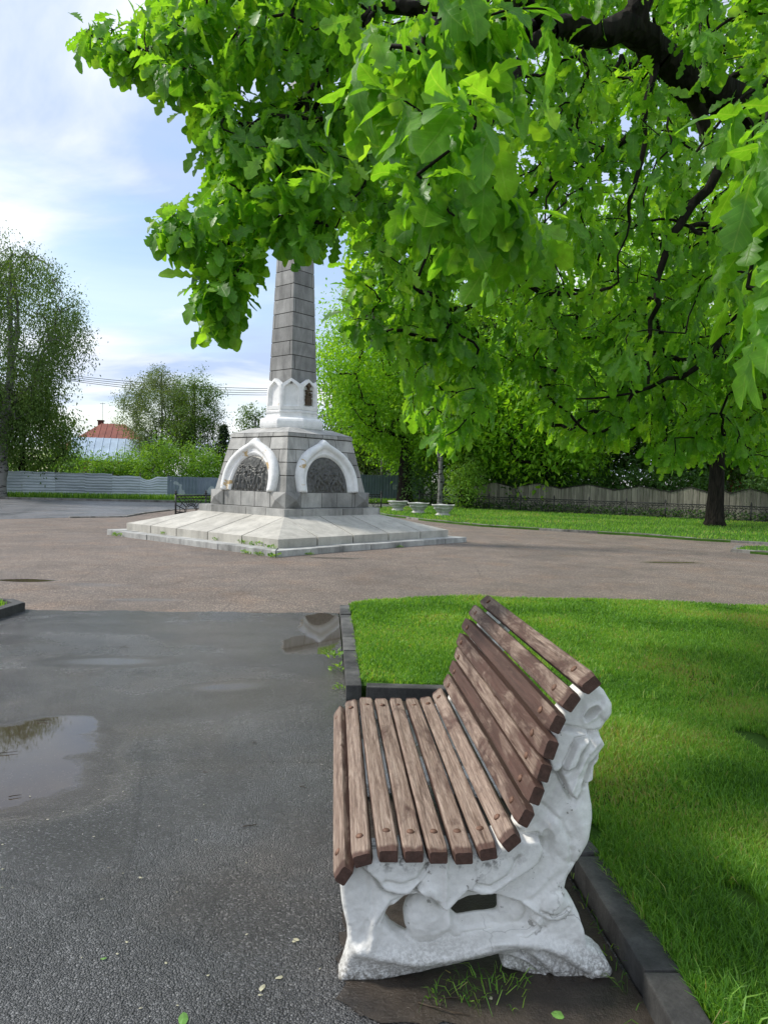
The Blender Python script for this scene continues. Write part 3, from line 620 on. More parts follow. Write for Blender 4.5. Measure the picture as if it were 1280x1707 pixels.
# lengthwise under-rails that carry the slats
def slat_mesh(i, u, z, ang, L=1.61):
    nx = 40; ys = np.linspace(0, L, nx); r = random.Random(i*7+1); a = R_(ang); tvec = (math.cos(a), math.sin(a)); nvec = (-math.sin(a), math.cos(a))
    hw, ht, b = SW/2*r.uniform(.96, 1.04), ST/2, .0042
    sec = [(-hw+b, -ht), (hw-b, -ht), (hw, -ht+b), (hw, ht-b*1.2), (hw-b*1.2, ht), (hw*.5, ht+.0006), (0, ht), (-hw*.5, ht+.0006), (-hw+b*1.2, ht), (-hw, ht-b*1.2), (-hw, -ht+b)]
    k = len(sec); V = []; G = []; W = []; du = r.uniform(-.004, .004); dz = r.uniform(-.003, .003); bow = r.uniform(-.004, .004); w2 = r.uniform(-.003, .003); off = r.uniform(0, 50); y0 = r.uniform(-.012, .010)
    ends = [0.0]+list(ys[1:-1])+[L]
    for j, yy in enumerate(ends):
        t = yy/L; sx = du*t+bow*math.sin(math.pi*t); sn = w2*math.sin(math.pi*t)+dz*t
        ins = .004 if j in (0, len(ends)-1) else 0
        for (s, n_) in sec:
            s2 = s*(1-ins/hw)+sx+r.uniform(-.0005, .0005); n2 = n_*(1-ins/ht)+sn+r.uniform(-.0004, .0004)
            V.append((u+tvec[0]*s2+nvec[0]*n2, yy+y0+(.0 if j else 0), z+tvec[1]*s2+nvec[1]*n2)); G.append((s+off, n_+off*.7, yy+off*.3)); W.append(1.0 if n_ > ht*.5 and 0 < j < nx-1 else (.0))
        if j == 0 or j == len(ends)-2: pass
    fs = []
    for j in range(len(ends)-1):
        for q in range(k): fs.append((j*k+q, (j+1)*k+q, (j+1)*k+(q+1) % k, j*k+(q+1) % k))
    fs.append(tuple(range(k))); fs.append(tuple((len(ends)-1)*k+q for q in range(k))[::-1])
    me = bpy.data.meshes.new('slat'); me.from_pydata(V, [], fs); me.update()
    for nm, arr, ty in (('worn', W, 'FLOAT'), ('v', [r.random()*(1.0 if i > 7 else .35) + (.35 if i > 7 else 0)]*len(V), 'FLOAT')):
        A_ = me.attributes.new(nm, ty, 'POINT'); A_.data.foreach_set('value', A_ and arr)
    A_ = me.attributes.new('gr', 'FLOAT_VECTOR', 'POINT'); A_.data.foreach_set('vector', np.array(G, np.float32).ravel())
    o = link('slat', me, M['slat'], bench, (0, -.045, 0))
    for yb in (.085+.04, 1.47):
        mb = MB(); c = Vector((u+nvec[0]*(ht+.0005)+du*yb/L, yb+r.uniform(-.006, .006), z+nvec[1]*(ht+.0005)))
        prof = [(.0125, -.002), (.0125, .002), (.010, .005), (.003, .0068)]
        q = Vector((nvec[0], 0, nvec[1])).to_track_quat('Z', 'Y'); mb.lathe(prof, 10); mb.V = [tuple(q @ Vector(p)+c) for p in mb.V]; mb.build('bolt', M['bolt'], o)
for i, (u, z, a) in enumerate(SL): slat_mesh(i, u, z, a)

# ------------------------------------------------------------------ monument
TH = R_(49.0); MC = Vector((-2.17, 15.2, 0)) + (Vector((-math.sin(TH), math.cos(TH), 0))+Vector((math.cos(TH), math.sin(TH), 0)))*3.03
MC.z = 0
mon = empty('monument', MC, TH)   # local +X = right face direction, +Y = left face direction; camera sees faces -Y (right) and -X (left)
tag(mon, 'grey granite obelisk monument on a stepped base with white ogee arches and bronze reliefs', 'monument')
ROT4 = [Matrix.Rotation(k*math.pi/2, 3, 'Z') for k in range(4)]
def lerp(a, b, t): return a+(b-a)*t
def side_quad(h0, z0, h1, z1):
    """corner points of the -Y face: bottom-left, bottom-right, top-right, top-left"""
    return [Vector((-h0, -h0, z0)), Vector((h0, -h0, z0)), Vector((h1, -h1, z1)), Vector((-h1, -h1, z1))]
def blocks(mb, quad, rows, cols, gap=.012, depth=.10, proud=0.0, k=0, seed=0, off=True):
    """courses of blocks over a quad; rows = list of heights fractions, cols = list of per-row cut lists"""
    r = random.Random(seed); A, B, C_, D_ = quad; nrm = (B-A).cross(D_-A).normalized()
    for ri in range(len(rows)-1):
        v0, v1 = rows[ri], rows[ri+1]; cs = cols[ri % len(cols)]
        gap_ = gap*1.7; hl = (D_-A).length; gv = gap_/2/hl
        for ci in range(len(cs)-1):
            u0, u1 = cs[ci], cs[ci+1]; wl = (B-A).length; gu = gap_/2/wl
            a0 = u0+(gu if ci else 0); a1 = u1-(gu if ci < len(cs)-2 else 0); b0, b1 = v0+gv, v1-gv
            P = []
            for dd in (-depth, proud+r.uniform(-.002, .002)):
                for (uu, vv) in ((a0, b0), (a1, b0), (a1, b1), (a0, b1)):
                    P.append(lerp(lerp(A, B, uu), lerp(D_, C_, uu), vv)+nrm*dd)
            P = [ROT4[k] @ p for p in P]; mb.hexa(P, r.random(), .006)
def frustum(mb, h0, z0, h1, z1, v=.5):
    mb.hexa([(-h0, -h0, z0), (h0, -h0, z0), (h0, h0, z0), (-h0, h0, z0), (-h1, -h1, z1), (h1, -h1, z1), (h1, h1, z1), (-h1, h1, z1)], v)
J = MB()
# outer ledge of paving slabs
mb = MB(); hl = 3.33; wl = .55
for k in range(4):
    n = 7
    for j in range(n):
        x0 = -hl+2*hl*j/n+.006; x1 = -hl+2*hl*(j+1)/n-.006
        if k != 3 and j == n-1: x1 += 0
        P = [Vector((x0 if j else -hl, -hl, -.02)), Vector((x1, -hl, -.02)), Vector((x1, -hl+wl, -.02)), Vector((x0 if j else -hl+wl, -hl+wl, -.02))]
        if j == 0: P = [Vector((-hl, -hl, -.02)), Vector((x1, -hl, -.02)), Vector((x1, -hl+wl, -.02)), Vector((-hl+wl+.006, -hl+wl, -.02))]
        if j == n-1: P = [Vector((x0, -hl, -.02)), Vector((hl-.004, -hl, -.02)), Vector((hl-wl-.006, -hl+wl, -.02)), Vector((x0, -hl+wl, -.02))]
        zt = .135+random.uniform(-.006, .006); dx = Vector((0, random.uniform(-.012, .008), 0))
        T_ = [Vector((p.x, p.y, zt)) for p in P]; Q = [ROT4[k] @ (p+dx) for p in P+T_]; mb.hexa(Q, None, .012)
ledge = mb.build('ledge', M['ledge'], mon)
# sloping platform
hp = 2.975; hs = 1.675; zp0, zp1, zs = .13, .315, .69
mb = MB(); J = MB(); frustum(J, hp-.035, .0, hp-.035, zp1-.02); frustum(J, hp-.04, zp1-.02, hs-.0, zs-.02)
for k in range(4):
    lip = [-1, -.62, -.24, .18, .60, 1]; inn = [-1, -1, -.33, .33, 1, 1]
    for j in range(5):
        g_ = .020; l0 = lip[j]*hp+(g_ if j else 0); l1 = lip[j+1]*hp-(g_ if j < 4 else 0); i0 = inn[j]*hs+(g_ if j > 1 else 0); i1 = inn[j+1]*hs-(g_ if 0 < j < 4 else 0)
        if j == 0: i1 = i0 = -hs; 
        if j == 4: i1 = i0 = hs
        yo, yi = -hp, -hs; th_ = .10
        bot = [Vector((l0, yo, zp0)), Vector((l1, yo, zp0)), Vector((i1+.001, yi, zp0)), Vector((i0, yi, zp0))]
        top = [Vector((l0, yo, zp1)), Vector((l1, yo, zp1)), Vector((i1+.001, yi, zs)), Vector((i0, yi, zs))]
        v = [.55, .8, .4, .9, .6][j]
        P = [ROT4[k] @ p for p in bot+top]
        mb.hexa(P, v+.1*random.random(), 0)
mb.build('platform', M['slab'], mon); J.build('joint_core', M['joint'], mon)
# plinth step
mb = MB(); J = MB(); frustum(J, hs-.03, zs-.25, hs-.03, .865); frustum(mb, hs-.05, .82, hs-.012, .866)
for k in range(4): blocks(mb, side_quad(hs, zs-.1, hs, .87), [0, 1], [[0, .17, .58, .80, 1]] , .010, .05, 0, k, k+3)
# dado
hd = 1.43; zd0, zd1 = .87, 1.245
frustum(J, hd-.03, zd0-.01, hd-.03, zd1-.004)
for k in range(4): blocks(mb, side_quad(hd, zd0, hd, zd1), [0, 1], [[0, .17, .415, .60, .80, 1]], .010, .06, 0, k, k+13)
frustum(mb, hd-.02, zd1-.012, hd-.02, zd1-.002, .6)
mb.build('plinth', M['granite'], mon)
# diamond rusticated corner blocks
mb = MB()
for k in range(4):
    for s in (-1, 1):
        a = hd-.48; b = hd+.028; yf = -hd-.030
        x0, x1 = (s*a, s*b) if s > 0 else (s*b, s*a); z0, z1 = zd0+.004, zd1+.012; yb = -hd+.02; xm = (x0+x1)/2; zm = (z0+z1)/2
        P = [(x0, yf, z0), (x1, yf, z0), (x1, yf, z1), (x0, yf, z1), (xm, yf-.10, zm), (x0, yb, z0), (x1, yb, z0), (x1, yb, z1), (x0, yb, z1)]
        P = [ROT4[k] @ Vector(p) for p in P]
        mb.add(P, [(0, 1, 4), (1, 2, 4), (2, 3, 4), (3, 0, 4), (1, 0, 5, 6), (2, 1, 6, 7), (3, 2, 7, 8), (0, 3, 8, 5)], random.random()); mb.build('rusticated_corner', M['granite'], mon); mb = MB()
# battered body
h0, zb0, h1, zb1 = 1.385, 1.245, 1.115, 2.60
mb = MB(); frustum(J, h0-.02, zb0, h1-.02, zb1)
rows = [0, .30, .535, .77, 1.0]
cols = [[0, .14, .5, .86, 1], [0, .22, .78, 1], [0, .12, .5, .88, 1], [0, .30, .5, .72, 1]]
for k in range(4): blocks(mb, side_quad(h0, zb0, h1, zb1), rows, cols, .011, .06, 0, k, 30+k)
mb.build('body', M['granite'], mon)
# cap slab and sloped top
mb = MB(); hc = 1.135; frustum(J, hc-.03, 2.60, hc-.03, 2.70)
for k in range(4): blocks(mb, side_quad(hc, 2.605, hc-.02, 2.71), [0, 1], [[0, .26, .52, .76, 1]], .010, .06, 0, k, 50+k)
frustum(mb, hc-.018, 2.708, .74, 2.86, .8)
mb.build('cap', M['granite'], mon); J.build('joint_core', M['joint'], mon)
# white octagonal base with torus, arcade drum
mb = MB(); ph = math.pi/8
R8 = lambda ap: ap/math.cos(math.pi/8)
def oct_prof(prof, seg=8):
    mb.lathe([(R8(r), z) for r, z in prof], seg, (0, 0, 0), .5, False, ph)
prof = [(.70, 2.82), (.755, 2.83), (.785, 2.86), (.80, 2.91), (.805, 2.97), (.80, 3.03), (.78, 3.08), (.74, 3.115), (.69, 3.13), (.675, 3.135), (.675, 3.155), (.65, 3.16), (.645, 3.17), (.645, 3.25), (.665, 3.26), (.665, 3.285)]
oct_prof(prof); oct_prof([(.655, 3.28), (.66, 3.30), (.615, 3.335), (.575, 3.34), (.565, 3.99), (.40, 4.0)])
mb.build('white_base', M['white_paint'], mon)
# arcade: each of eight faces gets a pointed gable frame around a niche
mb = MB()
def niche_frame(mb, ap0, ap1, z0, zt):
    for f in range(8):
        a = f*math.pi/4; nx, ny = math.cos(a), math.sin(a); tx, ty = -ny, nx
        def pt(u, z, o=0):
            t = (z-z0)/(zt-z0); ap = lerp(ap0, ap1, t)+o; return (nx*ap+tx*u, ny*ap+ty*u, z)
        w0 = ap0*math.tan(math.pi/8); w1 = lerp(ap0, ap1, .8)*math.tan(math.pi/8)
        H = zt-z0
        outer = [(-w0, z0), (w0, z0)]; 
        npt = 7
        rt = [(w1, z0+H*.78), (w1*.80, z0+H*.835), (w1*.45, z0+H*.91), (0, zt)]
        outer += rt+[(-x, z) for x, z in rt[:-1]][::-1]
        outer = [(x*(1.0), z) for x, z in outer]
        def inn(s):
            wi = w0*s; q = [(-wi, z0+H*.10+(1-s)*.06), (wi, z0+H*.10+(1-s)*.06)]
            rr = [(wi*.97, z0+H*.62), (wi*.80, z0+H*.74), (wi*.42, z0+H*(.83-.06*(1-s))), (0, z0+H*(.93-.12*(1-s)))]
            return q+rr+[(-x, z) for x, z in rr[:-1]][::-1]
        rings = [([p for p in outer], -.12), (outer, .0), (inn(.80), .012), (inn(.74), -.012), (inn(.66), -.020), (inn(.60), -.060)]
        V = []; n = len(outer)
        for ring, o in rings: V += [pt(x, z, o) for x, z in ring]
        V.append(pt(0, z0+H*.45, -.060))
        fs = []
        for r_ in range(len(rings)-1):
            for i in range(n): fs.append((r_*n+i, r_*n+(i+1) % n, (r_+1)*n+(i+1) % n, (r_+1)*n+i))
        L0 = (len(rings)-1)*n; fs += [(L0+i, L0+(i+1) % n, len(V)-1) for i in range(n)]
        mb.add(V, fs, .5)
niche_frame(mb, .645, .615, 3.33, 4.13)
mb.build('arcade', M['white_paint'], mon)
# emblem in the niche facing right of the camera
mb = MB(); a = -math.pi/2; 
def emb(cx, cz, w_, h_, o=.03, r=0): 
    c, s = math.cos(r), math.sin(r); P = []
    for dy in (.02, -o):
        for (x, z) in ((-w_, -h_), (w_, -h_), (w_, h_), (-w_, h_)): P.append((cx+x*c-z*s, -.585+dy-.012, cz+x*s+z*c))
    mb.hexa(P, None, .006)
emb(0, 3.96, .055, .055, .05, math.pi/4); emb(0, 3.86, .03, .05, .04); emb(0, 3.83, .10, .022, .05); emb(-.045, 3.76, .035, .035, .05, .4); emb(.05, 3.75, .035, .03, .06, -.3)
emb(0, 3.69, .10, .022, .05); emb(0, 3.62, .085, .05, .035); emb(-.07, 3.56, .022, .07, .05, .15); emb(.07, 3.56, .022, .07, .05, -.15); emb(0, 3.54, .035, .06, .055); emb(0, 3.48, .10, .016, .05)
mb.build('emblem', M['emblem'], mon)
# shaft
mb = MB(); J = MB(); hs0, hs1, zs0, zs1 = .440, .205, 4.0, 11.6
frustum(J, hs0-.015, zs0, hs1-.015, zs1)
for k in range(4): pass
nr = 21; rows = [i/nr for i in range(nr+1)]
for k in range(4): blocks(mb, side_quad(hs0, zs0, hs1, zs1), rows, [[0, .12, 1], [0, 1], [0, .88, 1], [0, 1]] if k % 2 else [[0, 1], [0, .12, 1], [0, 1], [0, .88, 1]], .010, .04, 0, k, 70+k)
frustum(mb, hs1, zs1, .001, zs1+.45, .5)
mb.build('shaft', M['shaft'], mon); J.build('joint_core', M['joint'], mon)

# arches + reliefs on the four battered faces
BAT = math.atan2(h0-h1, zb1-zb0)
def face_pt(u, w, o):
    """u across, w up the batter, o outwards, on the -Y face"""
    return Vector((u, -(h0-w*math.sin(BAT))-o*math.cos(BAT), zb0+w*math.cos(BAT)+o*math.sin(BAT)*1.0))
def outer_c(t):   # t in [0,1] from left foot to apex, ogee
    pts = [(-1.02, 0), (-1.04, .20), (-1.03, .42), (-.96, .64), (-.84, .83), (-.67, .99), (-.47, 1.11), (-.29, 1.19), (-.15, 1.255), (-.065, 1.325), (0, 1.35)]
    return pts
def smooth_line(p, n):
    p = np.array(p); t = np.linspace(0, len(p)-1, n); i = np.clip(t.astype(int), 0, len(p)-2); f = t-i
    P0 = p[np.clip(i-1, 0, len(p)-1)]; P1 = p[i]; P2 = p[i+1]; P3 = p[np.clip(i+2, 0, len(p)-1)]; f = f[:, None]
    return .5*((2*P1)+(-P0+P2)*f+(2*P0-5*P1+4*P2-P3)*f*f+(-P0+3*P1-3*P2+P3)*f**3)
NO = 34
oc = smooth_line(outer_c(0), NO); oc = np.concatenate([oc, (oc*[-1, 1])[::-1][1:]])
ta = np.linspace(math.pi, 0, 2*NO-1); rin = .70
ic = np.stack([np.cos(ta)*rin, np.sin(ta)*(rin-.0)+.20], 1)
straight = 6
for i in range(straight):   # vertical feet of the inner opening
    f = i/straight; ic[i] = (-rin, .20*f); ic[-1-i] = (rin, .20*f)
ic[straight:len(ic)-straight] = np.stack([np.cos(np.linspace(math.pi, 0, len(ic)-2*straight))*rin, np.sin(np.linspace(math.pi, 0, len(ic)-2*straight))*.70+.20], 1)
prof = [(0, -.03), (0.0, .06), (.05, .105), (.15, .145), (.30, .165), (.45, .150), (.56, .110), (.60, .085), (.66, .085), (.74, .060), (.80, .072), (.86, .068), (.93, .035), (1.0, .02), (1.0, -.03)]
for k in range(4):
    mb = MB(); V = []; n = len(oc)
    for (t, o) in prof:
        for i in range(n):
            p = oc[i]*(1-t)+ic[i]*t; V.append(ROT4[k] @ face_pt(p[0], p[1], o))
    fs = []
    for r_ in range(len(prof)-1):
        for i in range(n-1): fs.append((r_*n+i, r_*n+i+1, (r_+1)*n+i+1, (r_+1)*n+i))
    fs.append(tuple(r_*n for r_ in range(len(prof)))); fs.append(tuple(r_*n+n-1 for r_ in range(len(prof)))[::-1])
    fs = [f[::-1] for f in fs]
    mb.add(V, fs, .5, True)
    ar = mb.build('ogee_arch', M['arch_paint'], mon)
    # bronze relief
    h = .012; us = np.arange(-.70, .701, h); ws = np.arange(.0, .905, h); U, W_ = np.meshgrid(us, ws, indexing='ij'); P = np.stack([U.ravel(), W_.ravel()], 1)
    rr = random.Random(100+k); H_ = .015*vnoise(P+5, 9, k)+.012*vnoise(P+9, 25, k+7)
    def cap_(x0, y0, x1, y1, r, amp):
        global H_
        d = seg_dist(P, [(x0, y0), (x1, y1)], False); H_ = np.maximum(H_, amp*np.sqrt(np.clip(1-(d/r)**2, 0, 1))+.01)
    nf = 8 if k % 2 else 7
    for row, (zb, sc_) in enumerate(((.28, .8), (.05, 1.0))):
        for j in range(nf):
            x = -.58+1.16*(j+rr.uniform(.2, .8))/nf; s = sc_*rr.uniform(.8, 1.0); am = .030+.018*row
            lean_ = rr.uniform(-.06, .06) if k != 0 else rr.uniform(-.22, .22)
            hx = x+lean_; cap_(x, zb+.16*s, hx, zb+.36*s, .048*s, am); cap_(hx, zb+.43*s, hx+.01, zb+.45*s, .034*s, am*1.1)
            cap_(x-.01, zb+.18*s, x-.04+rr.uniform(-.05, .02), zb, .024*s, am*.8); cap_(x+.01, zb+.18*s, x+.04+rr.uniform(-.02, .05), zb, .024*s, am*.8)
            cap_(hx, zb+.34*s, hx+rr.uniform(-.13, .13), zb+.25*s+rr.uniform(-.1, .12), .019*s, am*.9)
            if rr.random() < .3: cap_(x, zb+.2, x+rr.uniform(-.2, .2), zb+.62, .010, am*.7)
    inside = (np.abs(P[:, 0]) < .712) & ((P[:, 1] < .2) | (np.hypot(P[:, 0], P[:, 1]-.2) < .712))
    edge = np.clip((.70-np.where(P[:, 1] < .2, np.abs(P[:, 0]), np.hypot(P[:, 0], P[:, 1]-.2)))/.04, 0, 1)
    V = []
    for (p, hh, e) in zip(P, H_, edge): V.append(ROT4[k] @ face_pt(p[0], p[1], .012+hh*1.25*e))
    ins = inside.reshape(U.shape); nu, nw = U.shape; I = np.arange(nu*nw).reshape(nu, nw)
    q = np.stack([I[:-1, :-1], I[1:, :-1], I[1:, 1:], I[:-1, 1:]], -1); kq = ins[:-1, :-1] & ins[1:, :-1] & ins[1:, 1:] & ins[:-1, 1:]
    npmesh('relief_panel', np.array(V), q[kq], M['bronze'], mon, True)

# ------------------------------------------------------------------ foliage toolkit
def leaf_template(kind):
    if kind == 'oak':      # lobed outline, stations (t along, half width)
        st = [(0, .012), (.08, .02), (.15, .06), (.21, .105), (.27, .065), (.34, .13), (.41, .20), (.47, .115), (.54, .18), (.62, .275), (.69, .155), (.76, .215), (.83, .255), (.90, .185), (.96, .14), (1.0, .04)]
    elif kind == 'oakmid': st = [(0, .015), (.14, .04), (.24, .12), (.31, .065), (.42, .20), (.50, .105), (.63, .27), (.71, .145), (.82, .25), (.91, .17), (.97, .12), (1.0, .03)]
    else: st = [(0, .03), (.45, .26), (1.0, .03)]
    V = []; Fq = []
    for (t, w_) in st:
        dz = -.24*t*t+.05*math.sin(9*t)*0; V += [(-w_, t, dz+.28*w_), (0, t, dz), (w_, t, dz+.28*w_)]
    for i in range(len(st)-1):
        a = i*3; Fq += [(a, a+1, a+4, a+3), (a+1, a+2, a+5, a+4)]
    return np.array(V, float), np.array(Fq)
TPL = {k: leaf_template(k) for k in ('oak', 'oakmid', 'small')}
def unit(a): return a/np.maximum(np.linalg.norm(a, axis=-1, keepdims=True), 1e-9)
def leaf_mesh(name, pos, d, nrm, size, vv, mat, parent, kind='small', curl=None):
    T, Fq = TPL[kind]; n = len(pos); d = unit(d); s = unit(np.cross(d, nrm)); nn = np.cross(s, d)
    K = len(T); T3 = np.repeat(T[None], n, 0)
    if curl is not None: T3[:, :, 2] += -curl[:, None]*T3[:, :, 1]**2; T3[:, :, 2] += (np.sin(T3[:, :, 1]*rng.uniform(5, 11, (n, 1))+rng.uniform(0, 6, (n, 1)))*.035*np.sign(T3[:, :, 0]+1e-6) if kind == 'oak' else 0)
    wv = rng.uniform(.75, 1.1, n)[:, None]
    V = pos[:, None]+size[:, None, None]*((T3[:, :, 0]*wv)[:, :, None]*s[:, None]+T3[:, :, 1][:, :, None]*d[:, None]+T3[:, :, 2][:, :, None]*nn[:, None])
    Fa = (np.arange(n)[:, None, None]*K+Fq[None]).reshape(-1, 4)
    return npmesh(name, V.reshape(-1, 3), Fa, mat, parent, kind != 'small', {'v': np.repeat(vv, K), 'luv': np.tile(T, (n, 1))} if mat == M['oak_leaf'] else {'v': np.repeat(vv, K)})
def tufts_to_leaves(P, D, per, rad, size, droop=.5, spread=.8, szv=.25):
    n = len(P); idx = np.repeat(np.arange(n), per); m_ = len(idx)
    pos = P[idx]+rng.normal(0, 1, (m_, 3))*rad
    d = unit(rng.normal(0, 1, (m_, 3)))*spread+unit(D)[idx]*.5; d[:, 2] -= droop
    nrm = rng.normal(0, .55, (m_, 3)); nrm[:, 2] += 1
    sz = size*np.clip(rng.normal(1, szv, m_), .5, 1.6)
    tv = np.clip(rng.normal(.5, .22, n), 0, 1)[idx]*.6+rng.uniform(0, .4, m_)
    return pos, d, nrm, sz, tv
def grow(seeds, sparent, pts, wlen=.25):
    """minimal branching from skeleton nodes to twig ends; returns nodes and parents"""
    nodes = np.concatenate([seeds, pts]); ns = len(seeds); n = len(nodes); par = -np.ones(n, int); par[:ns] = sparent
    pl = np.zeros(n)
    for i in range(ns):
        if par[i] >= 0: pl[i] = pl[par[i]]+np.linalg.norm(nodes[i]-nodes[par[i]])
    q = pts; best = np.full(len(q), 1e9); bp = np.zeros(len(q), int)
    for i in range(ns):
        c = np.linalg.norm(q-nodes[i], axis=1)+wlen*pl[i]*.5; k = c < best; best[k] = c[k]; bp[k] = i
    done = np.zeros(len(q), bool)
    for _ in range(len(q)):
        j = int(np.argmin(np.where(done, 1e9, best))); done[j] = True; g_ = ns+j; par[g_] = bp[j]; pl[g_] = pl[bp[j]]+np.linalg.norm(nodes[g_]-nodes[bp[j]])
        c = np.linalg.norm(q-nodes[g_], axis=1)+wlen*pl[g_]*.5; k = (~done) & (c < best); best[k] = c[k]; bp[k] = g_
    return nodes, par
def branch_mesh(name, nodes, par, rtip, mat, parent, rmin_root=None, n=5, sag=.06, keep=None, expo=.42, rmax=9, rfix=None):
    N_ = len(nodes); cnt = np.ones(N_); order = []; ch = [[] for _ in range(N_)]
    for i, p in enumerate(par):
        if p >= 0: ch[p].append(i)
    st = [i for i in range(N_) if par[i] < 0]
    while st:
        i = st.pop(); order.append(i); st += ch[i]
    for i in reversed(order):
        if par[i] >= 0: cnt[par[i]] += cnt[i]
    rad = np.minimum(rtip*cnt**expo, rmax)
    if rfix is not None: rad[:len(rfix)] = np.where(np.array(rfix) > 0, rfix, rad[:len(rfix)])
    mb = MB(); rr = random.Random(5)
    for i in order:
        p = par[i]
        if p < 0: continue
        if keep is not None and rad[i] < keep: continue
        a, b = Vector(nodes[p]), Vector(nodes[i]); L = (b-a).length
        if L < 1e-4: continue
        ra, rb = min(rad[p], rad[i]*1.35), rad[i]
        j1 = Vector((rr.uniform(-1, 1), rr.uniform(-1, 1), rr.uniform(-.4, 1)))*L*sag; j2 = Vector((rr.uniform(-1, 1), rr.uniform(-1, 1), rr.uniform(-.4, 1)))*L*sag
        mb.tube([a, a.lerp(b, .33)+j1, a.lerp(b, .67)+j2, b], [ra, ra*.67+rb*.33, ra*.33+rb*.67, rb], n if rb > .012 else 4, cap=False)
    return mb.build(name, mat, parent)

def make_tree(name, label, cat, loc, H, crown, ntuft, per, lsize, leafm, barkm, trunk_r, trad=.45, seed=0, group=None, droop=.3, trunk_top=.35, shape='oak', low=None, lean=(0, 0), tip=.012, kind='small', weep=0):
    """crown = (radius, z_low, z_high). branches are grown to the leaf clumps."""
    global rng; keep_r = rng; rng = np.random.default_rng(seed)
    t = empty(name, loc); tag(t, label, cat, group)
    R, z0, z1 = crown; cz = (z0+z1)/2; hz = (z1-z0)/2
    P = []
    lob = [(rng.uniform(0, 2*np.pi), rng.uniform(-.8, .8), rng.uniform(.65, 1.12)) for _ in range(14)]
    while len(P) < ntuft:
        v = unit(rng.normal(0, 1, 3)); r = rng.uniform(.30, 1)**.55
        az = math.atan2(v[1], v[0]); k = 1.0
        for (a, e, s) in lob:
            dd = math.acos(max(-1, min(1, math.cos(az-a)*math.sqrt(max(0, 1-v[2]**2))*math.sqrt(1-e*e)+v[2]*e))); k += (s-1)*math.exp(-(dd/.42)**2)
        r *= k; z = v[2]*r
        if shape == 'oak': wz = 1.0 if z > -.3 else 1.0
        elif shape == 'cone': wz = 1-.85*(z+1)/2
        elif shape == 'birch': wz = .45+.62*math.sin(math.pi*min(1, max(0, (1-(z+1)/2)))**.8)
        P.append((v[0]*r*R*wz, v[1]*r*R*wz, cz+z*hz))
    P = np.array(P); P = P[P[:, 2] > z0*.92]
    tr = [(0, 0, -.1), (lean[0]*.2, lean[1]*.2, H*trunk_top*.5), (lean[0]*.5, lean[1]*.5, H*trunk_top), (lean[0]*.8+.1, lean[1]*.8, H*(trunk_top*.6+.4*.6)), (lean[0], lean[1], H*.86)]
    tr = np.array(tr); sp = [-1, 0, 1, 2, 3]
    nodes, par = grow(tr, sp, P, .35)
    # trunk mesh with root flare
    mb = MB(); rad = [trunk_r*1.45, trunk_r*1.12, trunk_r*.98, trunk_r*.9, trunk_r*.78, trunk_r*.5, trunk_r*.2]
    tp = [Vector((0, 0, -.1)), Vector((0, 0, .25)), Vector((lean[0]*.1, lean[1]*.1, .9)), Vector(tr[1]), Vector(tr[2]), Vector(tr[3]), Vector(tr[4])]
    tp = sorted(tp, key=lambda p: p.z)
    mb.tube(tp, rad, 14, .5); 
    for i in range(len(mb.V)):
        x, y, z = mb.V[i]; a = math.atan2(y, x); k = 1+.06*math.sin(3*a+seed)+.05*math.sin(7*a+z*2)+.12*max(0, 1-z/.6)*abs(math.sin(2.5*a)); mb.V[i] = (x*k, y*k, z)
    mb.build('trunk', barkm, t)
    rf = [trunk_r*1.2, trunk_r, trunk_r*.8, trunk_r*.5, trunk_r*.25]
    branch_mesh('branches', nodes, par, tip, barkm, t, keep=tip*1.5, rmax=trunk_r*.55, rfix=None, sag=.09)
    D = nodes[len(tr):]-nodes[par[len(tr):]]
    pos, d, nrm, sz, vv = tufts_to_leaves(P, D, per, np.array([trad, trad, trad*.7]), lsize, droop, .8)
    if weep:
        k = rng.uniform(0, 1, len(pos)); pos[:, 2] -= weep*k**1.5
    leaf_mesh('crown', pos, d, nrm, sz, vv, leafm, t, kind)
    rng = keep_r; return t

# ------------------------------------------------------------------ foreground oak (its boughs hang over the view)
def px_poly_sample(poly, n, d0, d1, bias=1.0, seed=0):
    r = np.random.default_rng(seed); poly = np.array(poly, float); out = []
    x0, y0 = poly.min(0); x1, y1 = poly.max(0)
    while len(out) < n:
        P = np.stack([r.uniform(x0, x1, 4*n), r.uniform(y0, y1, 4*n)], 1); P = P[in_poly(P, poly)]
        for p in P[:n-len(out)]:
            out.append(at(p[0], p[1], d0+(d1-d0)*r.uniform()**bias)[:])
    return np.array(out)
oak = empty('oak_tree', (6.4, 6.6, 0.07)); tag(oak, 'large old oak standing right of the bench, its lobed leaves hanging over the view', 'tree')
OL = np.array([6.4, 6.6, .07])
def W(x, y, Y): return np.array(at(x, y, Y)[:])
skel = [np.array([6.4, 6.6, -.1]), np.array([6.4, 6.6, 1.5]), np.array([6.35, 6.6, 3.4]), W(1420, 235, 6.4), W(1290, 215, 6.2), W(1215, 165, 6.1), W(1150, 140, 5.9), W(1095, 90, 5.7), W(1060, 55, 5.5), W(990, 55, 5.3), W(915, 52, 5.0)]
sp = [-1, 0, 1, 2, 3, 4, 5, 6, 7, 8, 9]; rf = [.62, .42, .36, .20, .165, .15, .135, .12, .105, .09, .08]
def limb(start, pts, r0, r1):
    p = start
    for i, q in enumerate(pts):
        skel.append(q); sp.append(p); p = len(skel)-1; rf.append(r0+(r1-r0)*i/max(1, len(pts)-1))
    return p
i_up = limb(8, [W(1065, -30, 5.4), W(1040, -160, 5.2), W(980, -350, 5.4)], .085, .05)
limb(10, [W(820, 45, 4.7), W(720, 20, 4.5), W(625, 15, 4.4)], .06, .035); i_l = len(skel)-1
